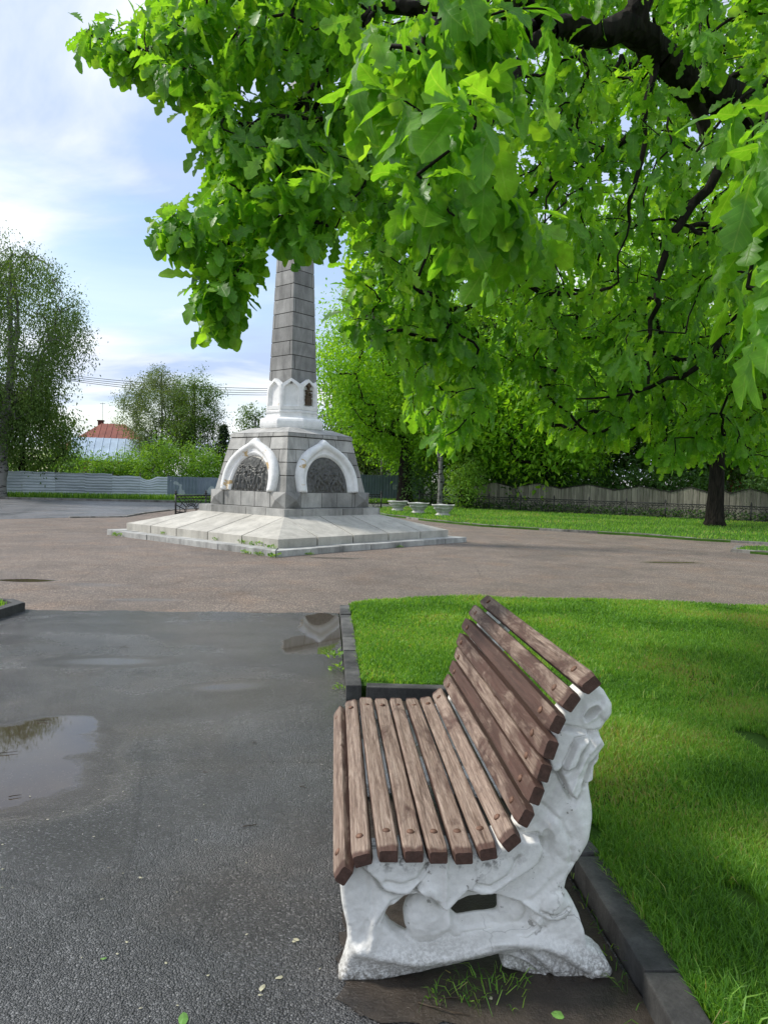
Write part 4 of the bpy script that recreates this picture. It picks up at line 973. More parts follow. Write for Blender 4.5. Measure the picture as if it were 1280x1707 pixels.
limb(i_l, [W(560, 75, 4.3), W(515, 160, 4.2), W(500, 240, 4.1), W(470, 290, 4.0)], .028, .012)
limb(i_l, [W(540, -20, 4.5), W(420, -10, 4.5), W(330, 40, 4.4), W(240, 85, 4.4), W(180, 70, 4.4)], .024, .006)
limb(6, [W(1180, 235, 6.0), W(1215, 265, 5.9), W(1156, 337, 5.8), W(1105, 405, 5.7), W(1089, 484, 5.6), W(1083, 560, 5.5), W(1080, 640, 5.5)], .05, .010)
limb(4, [W(1260, 330, 6.0), W(1205, 375, 5.9), W(1150, 377, 5.8), W(1100, 365, 5.8)], .035, .010)
k_ = limb(3, [W(1330, 420, 6.4), W(1240, 500, 6.5), W(1195, 574, 6.4), W(1134, 630, 6.3), W(1055, 655, 6.2), W(960, 665, 6.0)], .045, .007)
limb(k_-3, [W(1230, 620, 6.6), W(1200, 690, 6.6)], .022, .010)
limb(7, [W(1072, 208, 5.6), W(1055, 315, 5.5), W(1049, 371, 5.5), W(1030, 470, 5.5)], .022, .007)
limb(9, [W(960, 160, 5.3), W(930, 300, 5.3), W(900, 420, 5.2)], .02, .007)
limb(11-1, [W(860, 130, 4.6), W(800, 230, 4.4), W(720, 330, 4.4), W(690, 480, 4.6)], .03, .008)
limb(i_l, [W(640, 170, 4.2), W(610, 300, 4.2), W(560, 380, 4.1)], .014, .005)
limb(10, [W(850, -60, 3.6), W(760, -60, 2.8), W(720, 60, 2.3), W(740, 220, 2.1)], .026, .007)
limb(4, [W(1340, 40, 4.2), W(1290, 120, 2.9), W(1270, 260, 2.1)], .03, .007)
# other boughs away from the view, so the crown is whole
i5 = limb(2, [np.array([8.2, 7.5, 5.2]), np.array([10, 9, 6.8])], .2, .1); limb(2, [np.array([6.8, 9.0, 5.4]), np.array([7.0, 11.5, 6.6])], .18, .08); limb(2, [np.array([6.5, 4.6, 5.0]), np.array([6.9, 2.2, 6.2])], .18, .08)
limb(2, [np.array([6.3, 6.7, 6.5]), np.array([5.8, 7, 9]), np.array([5.9, 7.1, 11])], .28, .1)
A1 = [(225, 20), (300, 0), (300, -60), (600, -60), (600, 330), (560, 330), (545, 300), (520, 300), (500, 190), (440, 180), (345, 200), (270, 140), (225, 100)]
A2 = [(350, 190), (520, 180), (560, 330), (528, 385), (515, 405), (480, 400), (445, 385), (410, 440), (350, 395), (335, 330), (350, 280)]
A3 = [(120, 60), (175, 30), (235, 60), (300, 110), (270, 135), (215, 110), (180, 85)]
A4 = [(275, 355), (320, 335), (350, 345), (350, 400), (300, 390), (270, 400), (262, 370)]
A5 = [(350, 400), (420, 400), (405, 450), (385, 510), (370, 528), (340, 515), (338, 490), (370, 460)]
A6 = [(225, 5), (330, -40), (340, 60), (270, 40)]
D1 = [(600, -80), (1400, -80), (1400, 560), (1280, 640), (1180, 660), (1000, 640), (900, 560), (820, 500), (760, 470), (690, 460), (600, 420), (575, 330), (600, 200)]
D2 = [(575, 330), (700, 330), (760, 480), (820, 600), (810, 700), (740, 740), (690, 690), (680, 640), (640, 560), (590, 540), (570, 440)]
D3 = [(800, 480), (1320, 560), (1330, 760), (1230, 770), (1190, 760), (1100, 770), (1050, 735), (960, 740), (900, 700), (860, 610), (820, 600)]
D4 = [(900, -60), (1330, -60), (1330, 560), (1000, 560), (900, 300)]
D5 = [(560, -60), (900, -60), (900, 300), (620, 330)]
sets = [(A1, 180, 3.7, 5.0), (A2, 98, 3.6, 4.5), (A3, 26, 4.2, 4.8), (A4, 13, 3.5, 3.9), (A5, 34, 3.6, 4.2), (A6, 14, 4.2, 4.8), (D1, 1050, 4.2, 8.2), (D2, 230, 4.6, 7.2), (D3, 460, 6.2, 9.5), (D4, 620, 7.0, 10.5), (D5, 120, 6.0, 9.0)]
PT = np.concatenate([px_poly_sample(p, n, a, b, 1.0, 40+i) for i, (p, n, a, b) in enumerate(sets)])
def to_px(p):
    q = (np.array(p)-[0, 0, EYE]) @ np.array(CM.to_3x3()); return np.stack([640+F*q[:, 0]/-q[:, 2], 853.5-F*q[:, 1]/-q[:, 2]], 1)
_rk = np.random.default_rng(5); _pp = to_px(PT); _keep = np.ones(len(PT), bool)
# the heavy bough stays bare of leaves on its near side, as thick old boughs do; the hanging twigs carry fewer
for ln_, wd_, pr_, dm in (([(900, 50), (990, 52), (1060, 55), (1095, 90), (1150, 140), (1215, 165), (1300, 215)], 42, .90, 6.3), ([(1215, 265), (1156, 337), (1105, 405), (1089, 484), (1083, 560), (1080, 640)], 34, .7, 6.0),
                         ([(1240, 500), (1195, 574), (1134, 630), (1055, 655), (960, 665)], 38, .75, 6.6), ([(1280, 380), (1205, 375), (1150, 377)], 34, .75, 6.3), ([(1072, 208), (1055, 315), (1049, 371), (1030, 470)], 28, .6, 5.8),
                         ([(560, 75), (515, 160), (500, 240)], 16, .5, 4.4)):
    dd_ = seg_dist(_pp, ln_, False); _keep &= ~((dd_ < wd_) & (PT[:, 1] < dm) & (_rk.uniform(0, 1, len(PT)) < pr_))
_z = in_poly(_pp, [(930, 230), (1230, 230), (1240, 640), (930, 640)]); _keep &= ~(_z & (_rk.uniform(0, 1, len(PT)) < .22))
PT = PT[_keep]
r2 = np.random.default_rng(77)
ex = []
while len(ex) < 900:      # the rest of the crown
    v = unit(r2.normal(0, 1, 3))*r2.uniform(.5, 1)**.5; p = np.array([6.6+v[0]*5.6, 7.0+v[1]*6.0, 7.6+v[2]*4.6])
    q = CM.to_3x3().transposed() @ Vector((p[0], p[1], p[2]-EYE)); 
    if q.z < -.1:
        X = 640+F*q.x/-q.z; Yp = 853.5-F*q.y/-q.z
        if -100 < X < 1290 and Yp > -60: continue
    if p[2] > 3.0 and p[0] > 1.5: ex.append(p)
PT = np.concatenate([PT, np.array(ex)])
NEAR = [([(600, -40), (960, -40), (930, 120), (880, 260), (860, 330), (800, 380), (760, 400), (700, 330), (650, 250), (600, 190), (590, 90)], 34, 1.85, 2.7), ([(1215, 190), (1340, 150), (1340, 560), (1285, 560), (1250, 520), (1215, 480), (1240, 350)], 17, 1.6, 2.2), ([(740, 330), (900, 320), (890, 430), (800, 460), (750, 440)], 9, 2.2, 2.9)]
PN = np.concatenate([px_poly_sample(p, n, a, b, 1.0, 60+i) for i, (p, n, a, b) in enumerate(NEAR)])
allp = np.concatenate([PT, PN])-OL; sk = np.array(skel)-OL
nodes, par = grow(sk, sp, allp, .12)
mb = MB(); mb.tube([Vector(p) for p in ((0, 0, -.1), (0, 0, .2), (0, 0, .8), (0, 0, 1.5), (-.03, 0, 3.3), (-.08, 0, 5))], [.80, .60, .50, .45, .42, .3], 18, .5)
for i in range(len(mb.V)):
    x, y, z = mb.V[i]; a = math.atan2(y, x); k = 1+.05*math.sin(3*a)+.04*math.sin(7*a+z)+.15*max(0, 1-z/.7)*abs(math.sin(2.5*a)); mb.V[i] = (x*k, y*k, z)
mb.build('trunk', M['bark'], oak)
branch_mesh('branches', nodes, par, .0030, M['bark'], oak, keep=.0001, rmax=.035, rfix=rf, sag=.10, expo=.46, n=7)
# leaves come in bunches near each twig end; long twigs carry some along their length
rng = np.random.default_rng(11)
def twig_leaves(i0, i1, per, rad, size, droop):
    P = nodes[i0:i1]; D = P-nodes[par[i0:i1]]; L = np.linalg.norm(D, axis=1, keepdims=True)
    idx = np.repeat(np.arange(len(P)), per); m_ = len(idx)
    back = rng.uniform(0, 1, (m_, 1))**1.8*np.minimum(L[idx], .32); pos = P[idx]-unit(D)[idx]*back+rng.normal(0, 1, (m_, 3))*rad
    d = unit(rng.normal(0, 1, (m_, 3)))*.85+unit(D)[idx]*.6; d[:, 2] -= droop*rng.uniform(.4, 1.5, m_)
    nrm = rng.normal(0, .5, (m_, 3)); nrm[:, 2] += .9; nrm[:, 1] -= .25
    sz = size*np.clip(rng.normal(1, .24, m_), .45, 1.5); tv = np.clip(rng.normal(.45, .25, len(P)), 0, 1)[idx]*.65+rng.uniform(0, .35, m_)
    return pos, d, nrm, sz, tv
n0 = len(sk); n1 = n0+len(PT)-900; n2 = n0+len(PT); n3 = n2+len(PN)
a_ = twig_leaves(n0, n1, 14, .035, .118, .70); leaf_mesh('crown', *a_, M['oak_leaf'], oak, 'oakmid', rng.uniform(-.1, .45, len(a_[0])))
a_ = twig_leaves(n1, n2, 9, .12, .17, .5); leaf_mesh('crown_far_side', *a_, M['oak_leaf'], oak, 'oakmid', rng.uniform(0, .4, len(a_[0])))
a_ = twig_leaves(n2, n3, 12, .030, .130, 1.0); leaf_mesh('low_hanging_leaves', *a_, M['oak_leaf'], oak, 'oak', rng.uniform(-.05, .5, len(a_[0])))

# ------------------------------------------------------------------ other trees
def gx(x, y): p = gp(x, y); return (p.x, p.y, 0)
o2 = make_tree('oak_tree', 'bright green spreading oak with a dark trunk behind the three white planters', 'tree', (1.35, 49.5, 0), 15.5, (6.6, 2.6, 15.2), 700, 85, .22, M['oak_far'], M['bark'], .50, .62, 3, droop=.35, trunk_top=.22, tip=.02)
o3 = make_tree('oak_tree', 'wide oak with a thick black trunk on the lawn before the wooden fence', 'tree', (13.6, 30.4, .05), 14.5, (7.6, 2.8, 14.2), 760, 62, .20, M['oak_far'], M['bark'], .33, .52, 5, droop=.4, trunk_top=.24, tip=.016)
birch = make_tree('birch_tree', 'tall weeping birch rising over the left end of the metal fence', 'tree', (-21.6, 41.6, 0), 15.5, (5.0, 3.2, 15.3), 760, 90, .125, M['birch_leaf'], M['birch_bark'], .30, .30, 8, droop=.9, trunk_top=.3, shape='birch', tip=.012, weep=1.5, lean=(.5, 0))
make_tree('willow_tree', 'grey green feathery tree behind the blue shed roof', 'tree', tuple(at(268, 780, 62)[:2])+(0,), 11.6, (3.6, 2.0, 11.2), 400, 95, .13, M['willow_leaf'], M['birch_bark'], .2, .28, 12, droop=.5, shape='birch', tip=.012, weep=.8)
make_tree('broadleaf_tree', 'darker bushy tree right of the feathery grey one', 'tree', tuple(at(322, 780, 59)[:2])+(0,), 10.4, (2.5, 1.5, 10.0), 200, 95, .14, M['birch_leaf'], M['bark'], .18, .38, 14, tip=.012)
make_tree('broadleaf_tree', 'small dark tree top showing just left of the white obelisk base', 'tree', tuple(at(425, 780, 72)[:2])+(0,), 8.6, (2.1, 1.5, 8.5), 120, 60, .2, M['birch_leaf'], M['bark'], .15, .4, 16, tip=.012)
# spruce between the bushes and the monument
def spruce(label, loc, H, R, seed):
    r = random.Random(seed); t = empty('spruce_tree', loc); tag(t, label, 'tree'); mb = MB(); mb.tube([(0, 0, -.1), (0, 0, H*.5), (0, 0, H)], [.16, .1, .02], 8); P = []; D = []
    for i in range(17):
        z = H*(.12+.86*i/17); rr = R*(1-i/17.5)*r.uniform(.75, 1.15)
        for k in range(7):
            a = r.uniform(0, 6.28); e = Vector((math.cos(a)*rr, math.sin(a)*rr, z-.15*rr)); mb.tube([(0, 0, z), e*.5+Vector((0, 0, z*.5+.05)), e], [.03, .02, .008], 4, cap=False)
            for s in range(26):
                f = r.uniform(.15, 1); P.append((e.x*f+r.gauss(0, .07), e.y*f+r.gauss(0, .07), z-.15*rr*f+r.gauss(0, .06))); D.append((e.x+r.gauss(0, .5), e.y+r.gauss(0, .5), r.gauss(0, .4)))
    mb.build('trunk', M['pine_bark'], t); n = len(P); leaf_mesh('crown', np.array(P), np.array(D), rng.normal(0, .4, (n, 3))+[0, 0, 1], rng.uniform(.16, .3, n), rng.uniform(0, 1, n), M['spruce'], t)
spruce('small dark spruce left of the monument behind the bushes', tuple(at(372, 780, 56)[:2])+(0,), 5.7, 1.5, 4)

# shrubs behind the metal fence
def shrub(name, label, loc, R, H, seed, mat, n=60, per=46, ls=.15, group=None, cat='bush', bz=0, stem=True):
    global rng; kr = rng; rng = np.random.default_rng(seed); t = empty(name, loc); tag(t, label, cat, group)
    v = unit(rng.normal(0, 1, (n, 3)))*rng.uniform(.2, 1, (n, 1))**.5; P = np.stack([v[:, 0]*R, v[:, 1]*R, H*.52+v[:, 2]*H*.48], 1); P[:, 2] = np.maximum(P[:, 2], .15)
    tips = rng.uniform(0, 1, n) < .3; P[tips, 2] += rng.uniform(0, .22*H, tips.sum())
    nd, pr = grow(np.array([[0, 0, -.05], [0, 0, H*.15]]), [-1, 0], P, .3); branch_mesh('stems', nd, pr, .008, M['bark'], t, keep=.009, rmax=.06)
    a = tufts_to_leaves(P, P-[0, 0, H*.2], per, np.array([.26, .26, .34])*(R/1.6+.15), ls, .15); leaf_mesh('foliage', *a, mat, t); rng = kr; return t
bl = [(12, 58, 1.9, 3.2), (60, 55, 2.1, 3.0), (105, 57, 1.6, 3.4), (150, 53, 1.8, 2.7), (192, 54, 1.6, 2.6), (228, 55, 1.5, 3.0), (262, 53, 1.7, 3.9), (300, 55, 1.8, 3.7), (338, 53, 1.5, 3.4), (366, 56, 1.5, 4.0)]
lab = ['leafy bush behind the birch trunk', 'rounded bush behind the second sheet of the metal fence', 'pale bush under the drooping birch boughs', 'low bush before the orange timber gable', 'low bush before the middle of the blue shed roof', 'bush under the right corner of the blue shed roof', 'tall shoots just right of the blue shed roof', 'bright bush under the grey feathery tree', 'bright bush over the plain blue fence sheets', 'tall bush next to the monument by the spruce']
for i, ((x, Y, R, H), lb) in enumerate(zip(bl, lab)):
    p = at(x, 800, Y); shrub('bush', lb, (p.x, p.y, 0), R, H, 200+i, M['bush_leaf'], 75, 44, .17, 'bushes growing behind the metal fence')
p = gp(778, 850); shrub('bush', 'light green bush beside the pale tree trunk right of the planters', (p.x, 43, 0), 1.3, 2.7, 301, M['bush_leaf'], 60, 44, .15)
p = gp(715, 846); shrub('bush', 'dark rounded bush behind the middle planter', (p.x+.3, 48, 0), 1.9, 3.2, 302, M['dark_leaf'], 70, 44, .17)

make_tree('willow_tree', 'dense low tree with drooping boughs beside the birch', 'tree', (at(38, 780, 45).x, 45, 0), 7.4, (3.7, 1.6, 7.3), 300, 60, .17, M['birch_leaf'], M['bark'], .2, .42, 61, droop=.9, tip=.012, weep=1.0)
# background trees behind the wooden fence and beyond
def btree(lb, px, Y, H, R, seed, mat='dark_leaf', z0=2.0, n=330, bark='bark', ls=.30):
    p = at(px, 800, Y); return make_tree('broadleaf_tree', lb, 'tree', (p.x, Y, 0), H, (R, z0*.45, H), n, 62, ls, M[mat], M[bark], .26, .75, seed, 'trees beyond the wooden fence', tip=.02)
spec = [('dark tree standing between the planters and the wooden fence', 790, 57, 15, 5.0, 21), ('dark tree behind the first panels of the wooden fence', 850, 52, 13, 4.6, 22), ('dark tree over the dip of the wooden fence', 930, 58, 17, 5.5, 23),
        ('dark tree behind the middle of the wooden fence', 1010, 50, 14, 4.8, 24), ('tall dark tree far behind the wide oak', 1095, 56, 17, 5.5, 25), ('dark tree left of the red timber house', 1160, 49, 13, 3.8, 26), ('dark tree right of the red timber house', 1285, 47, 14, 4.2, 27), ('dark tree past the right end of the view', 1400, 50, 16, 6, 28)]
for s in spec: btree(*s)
for s in [('green tree filling the gap left of the wide oak crown', 905, 44, 12.5, 4.6, 31, 'oak_far', 2.6), ('high green tree behind the bright oak', 700, 66, 19, 6.5, 32, 'oak_far', 3), ('green tree far behind the planters', 610, 75, 14, 4.8, 34, 'birch_leaf', 3), ('green tree between the bright oak and the wooden fence', 775, 47, 12, 3.8, 33, 'oak_far', 3.4)]:
    btree(*s)
def pine(lb, px, Y, H, seed):
    p = at(px, 800, Y); t = make_tree('pine_tree', lb, 'tree', (p.x, Y, 0), H, (2.6, H*.45, H), 110, 70, .26, M['spruce'], M['pine_bark'], .2, .5, seed, 'pines beyond the wooden fence', trunk_top=.6, tip=.018)
pine('pine with a bare reddish trunk left of the wooden fence', 828, 48, 15, 41); pine('pine with a reddish trunk behind the second fence panel', 872, 50, 16, 42)
for i, (x, Y, R, H) in enumerate([(815, 46.5, 1.6, 2.6), (870, 45, 1.5, 2.3), (925, 44.5, 1.6, 2.1), (985, 43.5, 1.6, 2.4), (1045, 42.5, 1.5, 2.4), (1105, 42, 1.5, 2.5), (1160, 41.5, 1.4, 2.3), (1275, 40, 1.5, 2.5), (1340, 39, 1.6, 2.7)]):
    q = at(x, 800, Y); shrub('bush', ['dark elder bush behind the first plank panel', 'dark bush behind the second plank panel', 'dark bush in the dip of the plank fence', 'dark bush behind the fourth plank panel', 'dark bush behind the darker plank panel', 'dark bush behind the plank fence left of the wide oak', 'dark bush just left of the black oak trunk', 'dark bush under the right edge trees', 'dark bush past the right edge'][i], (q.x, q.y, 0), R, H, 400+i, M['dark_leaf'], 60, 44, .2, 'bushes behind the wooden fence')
# slim pale-barked tree by the planters
p = gp(737, 853); make_tree('birch_tree', 'slim pale trunked birch beside the right planter', 'tree', (p.x, 41.5, .05), 9, (1.7, 3.8, 9), 90, 50, .16, M['bush_leaf'], M['birch_bark'], .13, .35, 51, trunk_top=.5, tip=.01)

# ------------------------------------------------------------------ metal fence
m = Mat('galvanised_sheet', .42, .5); v = m.attr('v'); m.set('Metallic', .15)
c = m.ramp(m.noise(1.2, 7, .65, m.map(m.co(), (.6, .6, 2.2))), [(.3, (.29, .335, .375)), (.7, (.48, .53, .57))]); c = m.mix(1.0, c, m.ramp(v, [(0, .75), (1, 1.15)]), 'MULTIPLY')
m.set('Base Color', m.mix(m.ramp(m.noise(5, 7, .7), [(.66, 0.0), (.72, .5)]), c, (.22, .13, .08))); M['galv'] = m.m
m = Mat('blue_grey_sheet', .5, .45); c = m.ramp(m.noise(2, 6), [(.3, (.13, .165, .22)), (.7, (.19, .23, .29))])
m.set('Base Color', m.mix(m.ramp(m.noise(1.1, 3, .5), [(.60, 0.0), (.62, .8)]), c, (.42, .46, .50))); M['bluesheet'] = m.m
def corr_sheet(a, b, z0, z1, horiz, amp, pitch, mat, parent, sag=0, seed=0, name='sheet_panel', v=None):
    a = Vector((*a, 0)); b = Vector((*b, 0)); d = (b-a).normalized(); n = Vector((d.y, -d.x, 0)); L = (b-a).length; r = random.Random(seed)
    if horiz: nu, nw = 14, int((z1-z0)/pitch*6)
    else: nu, nw = int(L/pitch*6), 6
    V = []; tilt = r.uniform(-.02, .02); ph_ = r.uniform(0, 6)
    for i in range(nu+1):
        for j in range(nw+1):
            u, w_ = i/nu, j/nw; x = u*L; z = z0+(z1-z0)*w_; c = math.sin(2*math.pi*((z-z0) if horiz else x)/pitch)*amp
            c += .02*math.sin(3*u+ph_)*math.sin(4*w_+ph_); dz = w_*w_*(sag*max(0, math.sin(math.pi*min(1, u*1.6)))+tilt*u) + (w_*.015*math.sin(9*u+ph_))
            if sag and w_ > .75: c += .12*sag*6*(w_-.75)*math.sin(math.pi*u)
            p = a+d*x+n*c; V.append((p.x, p.y, z+dz))
    I = np.arange((nu+1)*(nw+1)).reshape(nu+1, nw+1); q = np.stack([I[:-1, :-1], I[1:, :-1], I[1:, 1:], I[:-1, 1:]], -1).reshape(-1, 4)
    return npmesh(name, V, q, mat, parent, True, {'v': np.full(len(V), r.random() if v is None else v)})
fence = empty('metal_fence', (0, 0, 0)); tag(fence, 'long grey fence of horizontally ribbed metal sheets behind the road', 'fence')
xs = [-420, -330, -245, -170, -110, -55, -8, 38, 92, 142, 187, 233, 279]
def fbase(x): return gp(x, 829.5+.0125*x)
for i in range(len(xs)-1):
    a, b = fbase(xs[i]), fbase(xs[i+1]); top = 1.56+random.uniform(-.02, .02); nn = Vector((-(b-a).y, (b-a).x, 0)).normalized()*(-.03*(i % 2))
    corr_sheet((a.x+nn.x, a.y+nn.y), (b.x+nn.x, b.y+nn.y), .10+.02*(i % 3), top-(.10 if i >= 10 else 0), True, .013, .17, M['galv'], fence, (-.22 if i == len(xs)-2 else 0), i)
mb = None
for x in xs:
    p = fbase(x); mb = MB(); mb.tube([(p.x, p.y+.10, 0), (p.x, p.y+.10, 1.66)], .035, 8); mb.build('post', M['joint'], fence)
fence2 = empty('metal_fence', (0, 0, 0)); tag(fence2, 'smooth blue grey sheet fence running on behind the monument and the bright oak', 'fence')
pts = [fbase(279), gp(330, 833.3), gp(372, 834.4)]; pts = [(p.x, p.y) for p in pts]+[(-8.5, 51.5), (-5.5, 53.5), (-2.5, 55), (0, 56), (1.4, 56.4), (3.0, 56.9)]
for i in range(len(pts)-1): corr_sheet(pts[i], pts[i+1], .08, 1.48+(.5*min(1, max(0, i-2)/3) if i > 2 else 0), False, .012, .22, M['bluesheet'], fence2, 0, 50+i)
for p in pts: mb = MB(); mb.tube([(p[0], p[1]+.10, 0), (p[0], p[1]+.10, 1.55)], .035, 8); mb.build('post', M['joint'], fence2)

# ------------------------------------------------------------------ wooden fence with gabled tops
m = Mat('weathered_boards', .85, .25); v = m.attr('v'); gr_ = m.noise(9, 7, .7, m.map(m.co(), (1, 1, .12)), .5)
c = m.ramp(gr_, [(.3, (.15, .14, .115)), (.7, (.37, .345, .29))]); m.set('Base Color', m.mix(1.0, c, m.ramp(v, [(0, .62), (1, 1.15)]), 'MULTIPLY')); m.bump(gr_, .6, .02); M['boards'] = m.m
M['darkcap'] = simple('dark_capping', (.03, .027, .024), .8)
wf = empty('wooden_fence', (0, 0, 0)); tag(wf, 'weathered plank fence with gabled panel tops along the far lawn', 'fence')
A0 = Vector((5.2, 45.3, 0)); B0 = Vector((18.9, 35.9, 0)); dd = (B0-A0).normalized(); nrm = Vector((dd.y, -dd.x, 0))
def wx(px):   # distance along the fence line seen at this column of the photograph
    d = ray(px, 820); t = (A0.x*dd.y-A0.y*dd.x)/(d.x*dd.y-d.y*dd.x); p = Vector((d.x*t, d.y*t, 0)); return (p-A0).dot(dd)
pan = [790, 856, 935, 1024, 1062, 1118, 1182, 1216, 1285, 1360, 1440, 1530, 1640]
pxd = [wx(x) for x in pan]; r = random.Random(9)
for i in range(len(pxd)-1):
    s0, s1 = pxd[i], pxd[i+1]; pb = MB(); half = {3: (1, .0), 4: (0, 1), 7: (.3, .8)}.get(i)
    nb = max(3, round((s1-s0)/.155)); w_ = (s1-s0)/nb; zlow, zpk = 1.34, 1.62
    for j in range(nb):
        f = (j+.5)/nb; g_ = (1-abs(2*f-1))**.85; zt = zlow+(zpk-zlow)*g_
        if i == 3: zt = zlow+(zpk-zlow)*f*.8
        if i == 4: zt = zlow+(zpk-zlow)*(1-f)
        off = r.uniform(-.006, .006); tl = r.uniform(-.01, .01); c = A0+dd*(s0+(j+.5)*w_)+nrm*off; hw = w_/2-.006
        P = []
        for z in (.08, None):
            for (u, t_) in ((-hw, -.013), (hw, -.013), (hw, .013), (-hw, .013)):
                q = c+dd*(u+(tl if z is None else 0))-nrm*t_*-1; q = c+dd*(u+(tl if z is None else 0))+nrm*(-t_); zz_ = z if z is not None else zt+r.uniform(-.015, .015); P.append(Vector((q.x, q.y, zz_)))
        pb.hexa(P, (.1+.35*r.random() if i == 4 else r.random()))
    pb.build('board_panel', M['boards'], wf)
    cap = MB(); zz0 = zlow+.02; p0 = A0+dd*s0; p1 = A0+dd*((s0+s1)/2); p2 = A0+dd*s1
    def capseg(a, za, b, zb):
        a = a.copy(); b = b.copy(); P = []
        for dz in (0, .045):
            for (q, z, o) in ((a, za, .05), (b, zb, .05), (b, zb, -.05), (a, za, -.05)): P.append(Vector((q.x+nrm.x*o, q.y+nrm.y*o, z+dz)))
        cap.hexa(P)
    if i == 3: capseg(p0, zlow+.02, p2, zlow+.02+(zpk-zlow)*.8)
    elif i == 4: capseg(p0, zpk+.02, p2, zlow+.02)
    else:
        for k in range(8):
            f0, f1 = k/8, (k+1)/8; h = lambda f: zlow+.015+(zpk-zlow)*(1-abs(2*f-1))**.85; capseg(A0+dd*lerp(s0, s1, f0), h(f0), A0+dd*lerp(s0, s1, f1), h(f1))
    cap.build('capping', M['darkcap'], wf)
    ps = MB(); q = A0+dd*s0-nrm*.09; ps.box((q.x, q.y, .72), (.1, .1, 1.5), math.atan2(dd.y, dd.x)); ps.build('post', M['darkcap'], wf)

# black ornamental iron fence before it
m = Mat('black_iron', .5, .5); m.set('Base Color', m.ramp(m.noise(12, 4), [(.3, (.008, .008, .009)), (.7, (.022, .022, .024))])); m.bump(m.noise(60, 3), .4, .01); M['iron'] = m.m
def iron_panel(mb, a, b, z0, z1, arch=True, t=.02):
    a = Vector((*a, 0)); b = Vector((*b, 0)); d = (b-a); L = d.length; d.normalize(); P = lambda u, z: a+d*u+Vector((0, 0, z))
    mb.tube([P(0, z1), P(L, z1)], t, 4); mb.tube([P(0, z0), P(L, z0)], t, 4); mb.tube([P(0, z1-.12), P(L, z1-.12)], t*.7, 4)
    H = z1-z0; n = 9
    for i in range(n):   # rings in the frieze
        u = L*(i+.5)/n; mb.tube([P(u-L/n/2, z1-.115), P(u, z1-.01), P(u+L/n/2, z1-.115)], t*.6, 4)
    R = min(L*.30, H*.52); cu = L/2
    for rr in (R, R*.82):
        mb.tube([P(cu+rr*math.cos(g_), z0+rr*math.sin(g_)) for g_ in np.linspace(0, math.pi, 13)], t*.8, 4)
    for g_ in np.linspace(.08, math.pi-.08, 11):
        c, s = math.cos(g_), math.sin(g_); k = min((L/2)/max(abs(c), 1e-3), (H-.13)/max(s, 1e-3)); mb.tube([P(cu+R*c, z0+R*s), P(cu+k*c, z0+k*s)], t*.75, 4)
        if 2*R < k*1.6: mm = (R+k)/2; mb.tube([P(cu+mm*math.cos(g_-.14), z0+mm*math.sin(g_-.14)), P(cu+(mm+.07)*c, z0+(mm+.07)*s), P(cu+mm*math.cos(g_+.14), z0+mm*math.sin(g_+.14))], t*.6, 4)
def iron_post(p, z1, parent, r_=.035):
    mb = MB(); mb.tube([(p[0], p[1], -.05), (p[0], p[1], z1)], r_, 8); mb.lathe([(r_*1.5, 0), (r_*1.7, .03), (r_*.8, .06), (r_*1.2, .09), (.004, .17)], 8, (p[0], p[1], z1)); mb.build('post', M['iron'], parent)
ifn = empty('iron_fence', (0, 0, 0)); tag(ifn, 'low black cast iron fence along the back of the far lawn', 'fence')
A1_ = Vector((4.9, 43.4, 0)); B1_ = Vector((18.6, 34.3, 0)); d1 = (B1_-A1_).normalized(); s = -.5
sgs = np.arange(-.6, 31, 1.95)
for i in range(len(sgs)-1):
    a = A1_+d1*sgs[i]; b = A1_+d1*sgs[i+1]; mb = MB(); iron_panel(mb, (a.x, a.y), (b.x, b.y), .12, .80, t=.022); mb.build('cast_panel', M['iron'], ifn)
for q in sgs: p = A1_+d1*q; iron_post((p.x, p.y), .86, ifn)
a = gp(690, 845); mb = MB(); iron_panel(mb, (2.2, 46.5), (4.2, 44.6), .12, .8); mb.build('cast_panel', M['iron'], ifn); iron_post((2.2, 46.5), .9, ifn)
# plants between the two fences
n = 5200; u = rng.uniform(-1, 30, n); P = np.array([(A1_+d1*x)[:] for x in u])+np.stack([rng.uniform(-.1, .6, n)*dd.y*-1*0+rng.uniform(.12, .9, n)*.55, rng.uniform(.12, .9, n)*.8, rng.uniform(.05, .55, n)**1.2], 1)
a_ = (P, rng.normal(0, 1, (n, 3))+[0, 0, .2], rng.normal(0, .5, (n, 3))+[0, 0, 1], rng.uniform(.10, .22, n), rng.uniform(0, 1, n))
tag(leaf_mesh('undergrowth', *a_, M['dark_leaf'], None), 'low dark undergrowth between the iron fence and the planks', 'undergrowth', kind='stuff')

# small iron fence sections beside the monument
sf = empty('iron_fence', (0, 0, 0)); tag(sf, 'black cast iron railing with an arch motif left of the monument', 'fence')
a = gp(293, 861); c_ = at(344, 800, a.y+1.5); e_ = at(356, 800, a.y+3.2)
mb = MB(); iron_panel(mb, (a.x, a.y), (c_.x, c_.y), .12, .80, t=.027); mb.build('cast_panel', M['iron'], sf); mb = MB(); iron_panel(mb, (c_.x, c_.y), (e_.x+.5, e_.y), .12, .80, t=.027); mb.build('cast_panel', M['iron'], sf)
for p in (a, c_, e_): iron_post((p.x, p.y), .86, sf)
sf = empty('iron_fence', (0, 0, 0)); tag(sf, 'black cast iron railing with an arch motif right of the monument', 'fence')
a = gp(635, 850); b = at(612, 800, a.y-.9); mb = MB(); iron_panel(mb, (b.x-.6, b.y), (a.x, a.y), .12, .82, t=.018); mb.build('cast_panel', M['iron'], sf); iron_post((a.x, a.y), .88, sf); iron_post((b.x-.6, b.y), .88, sf)

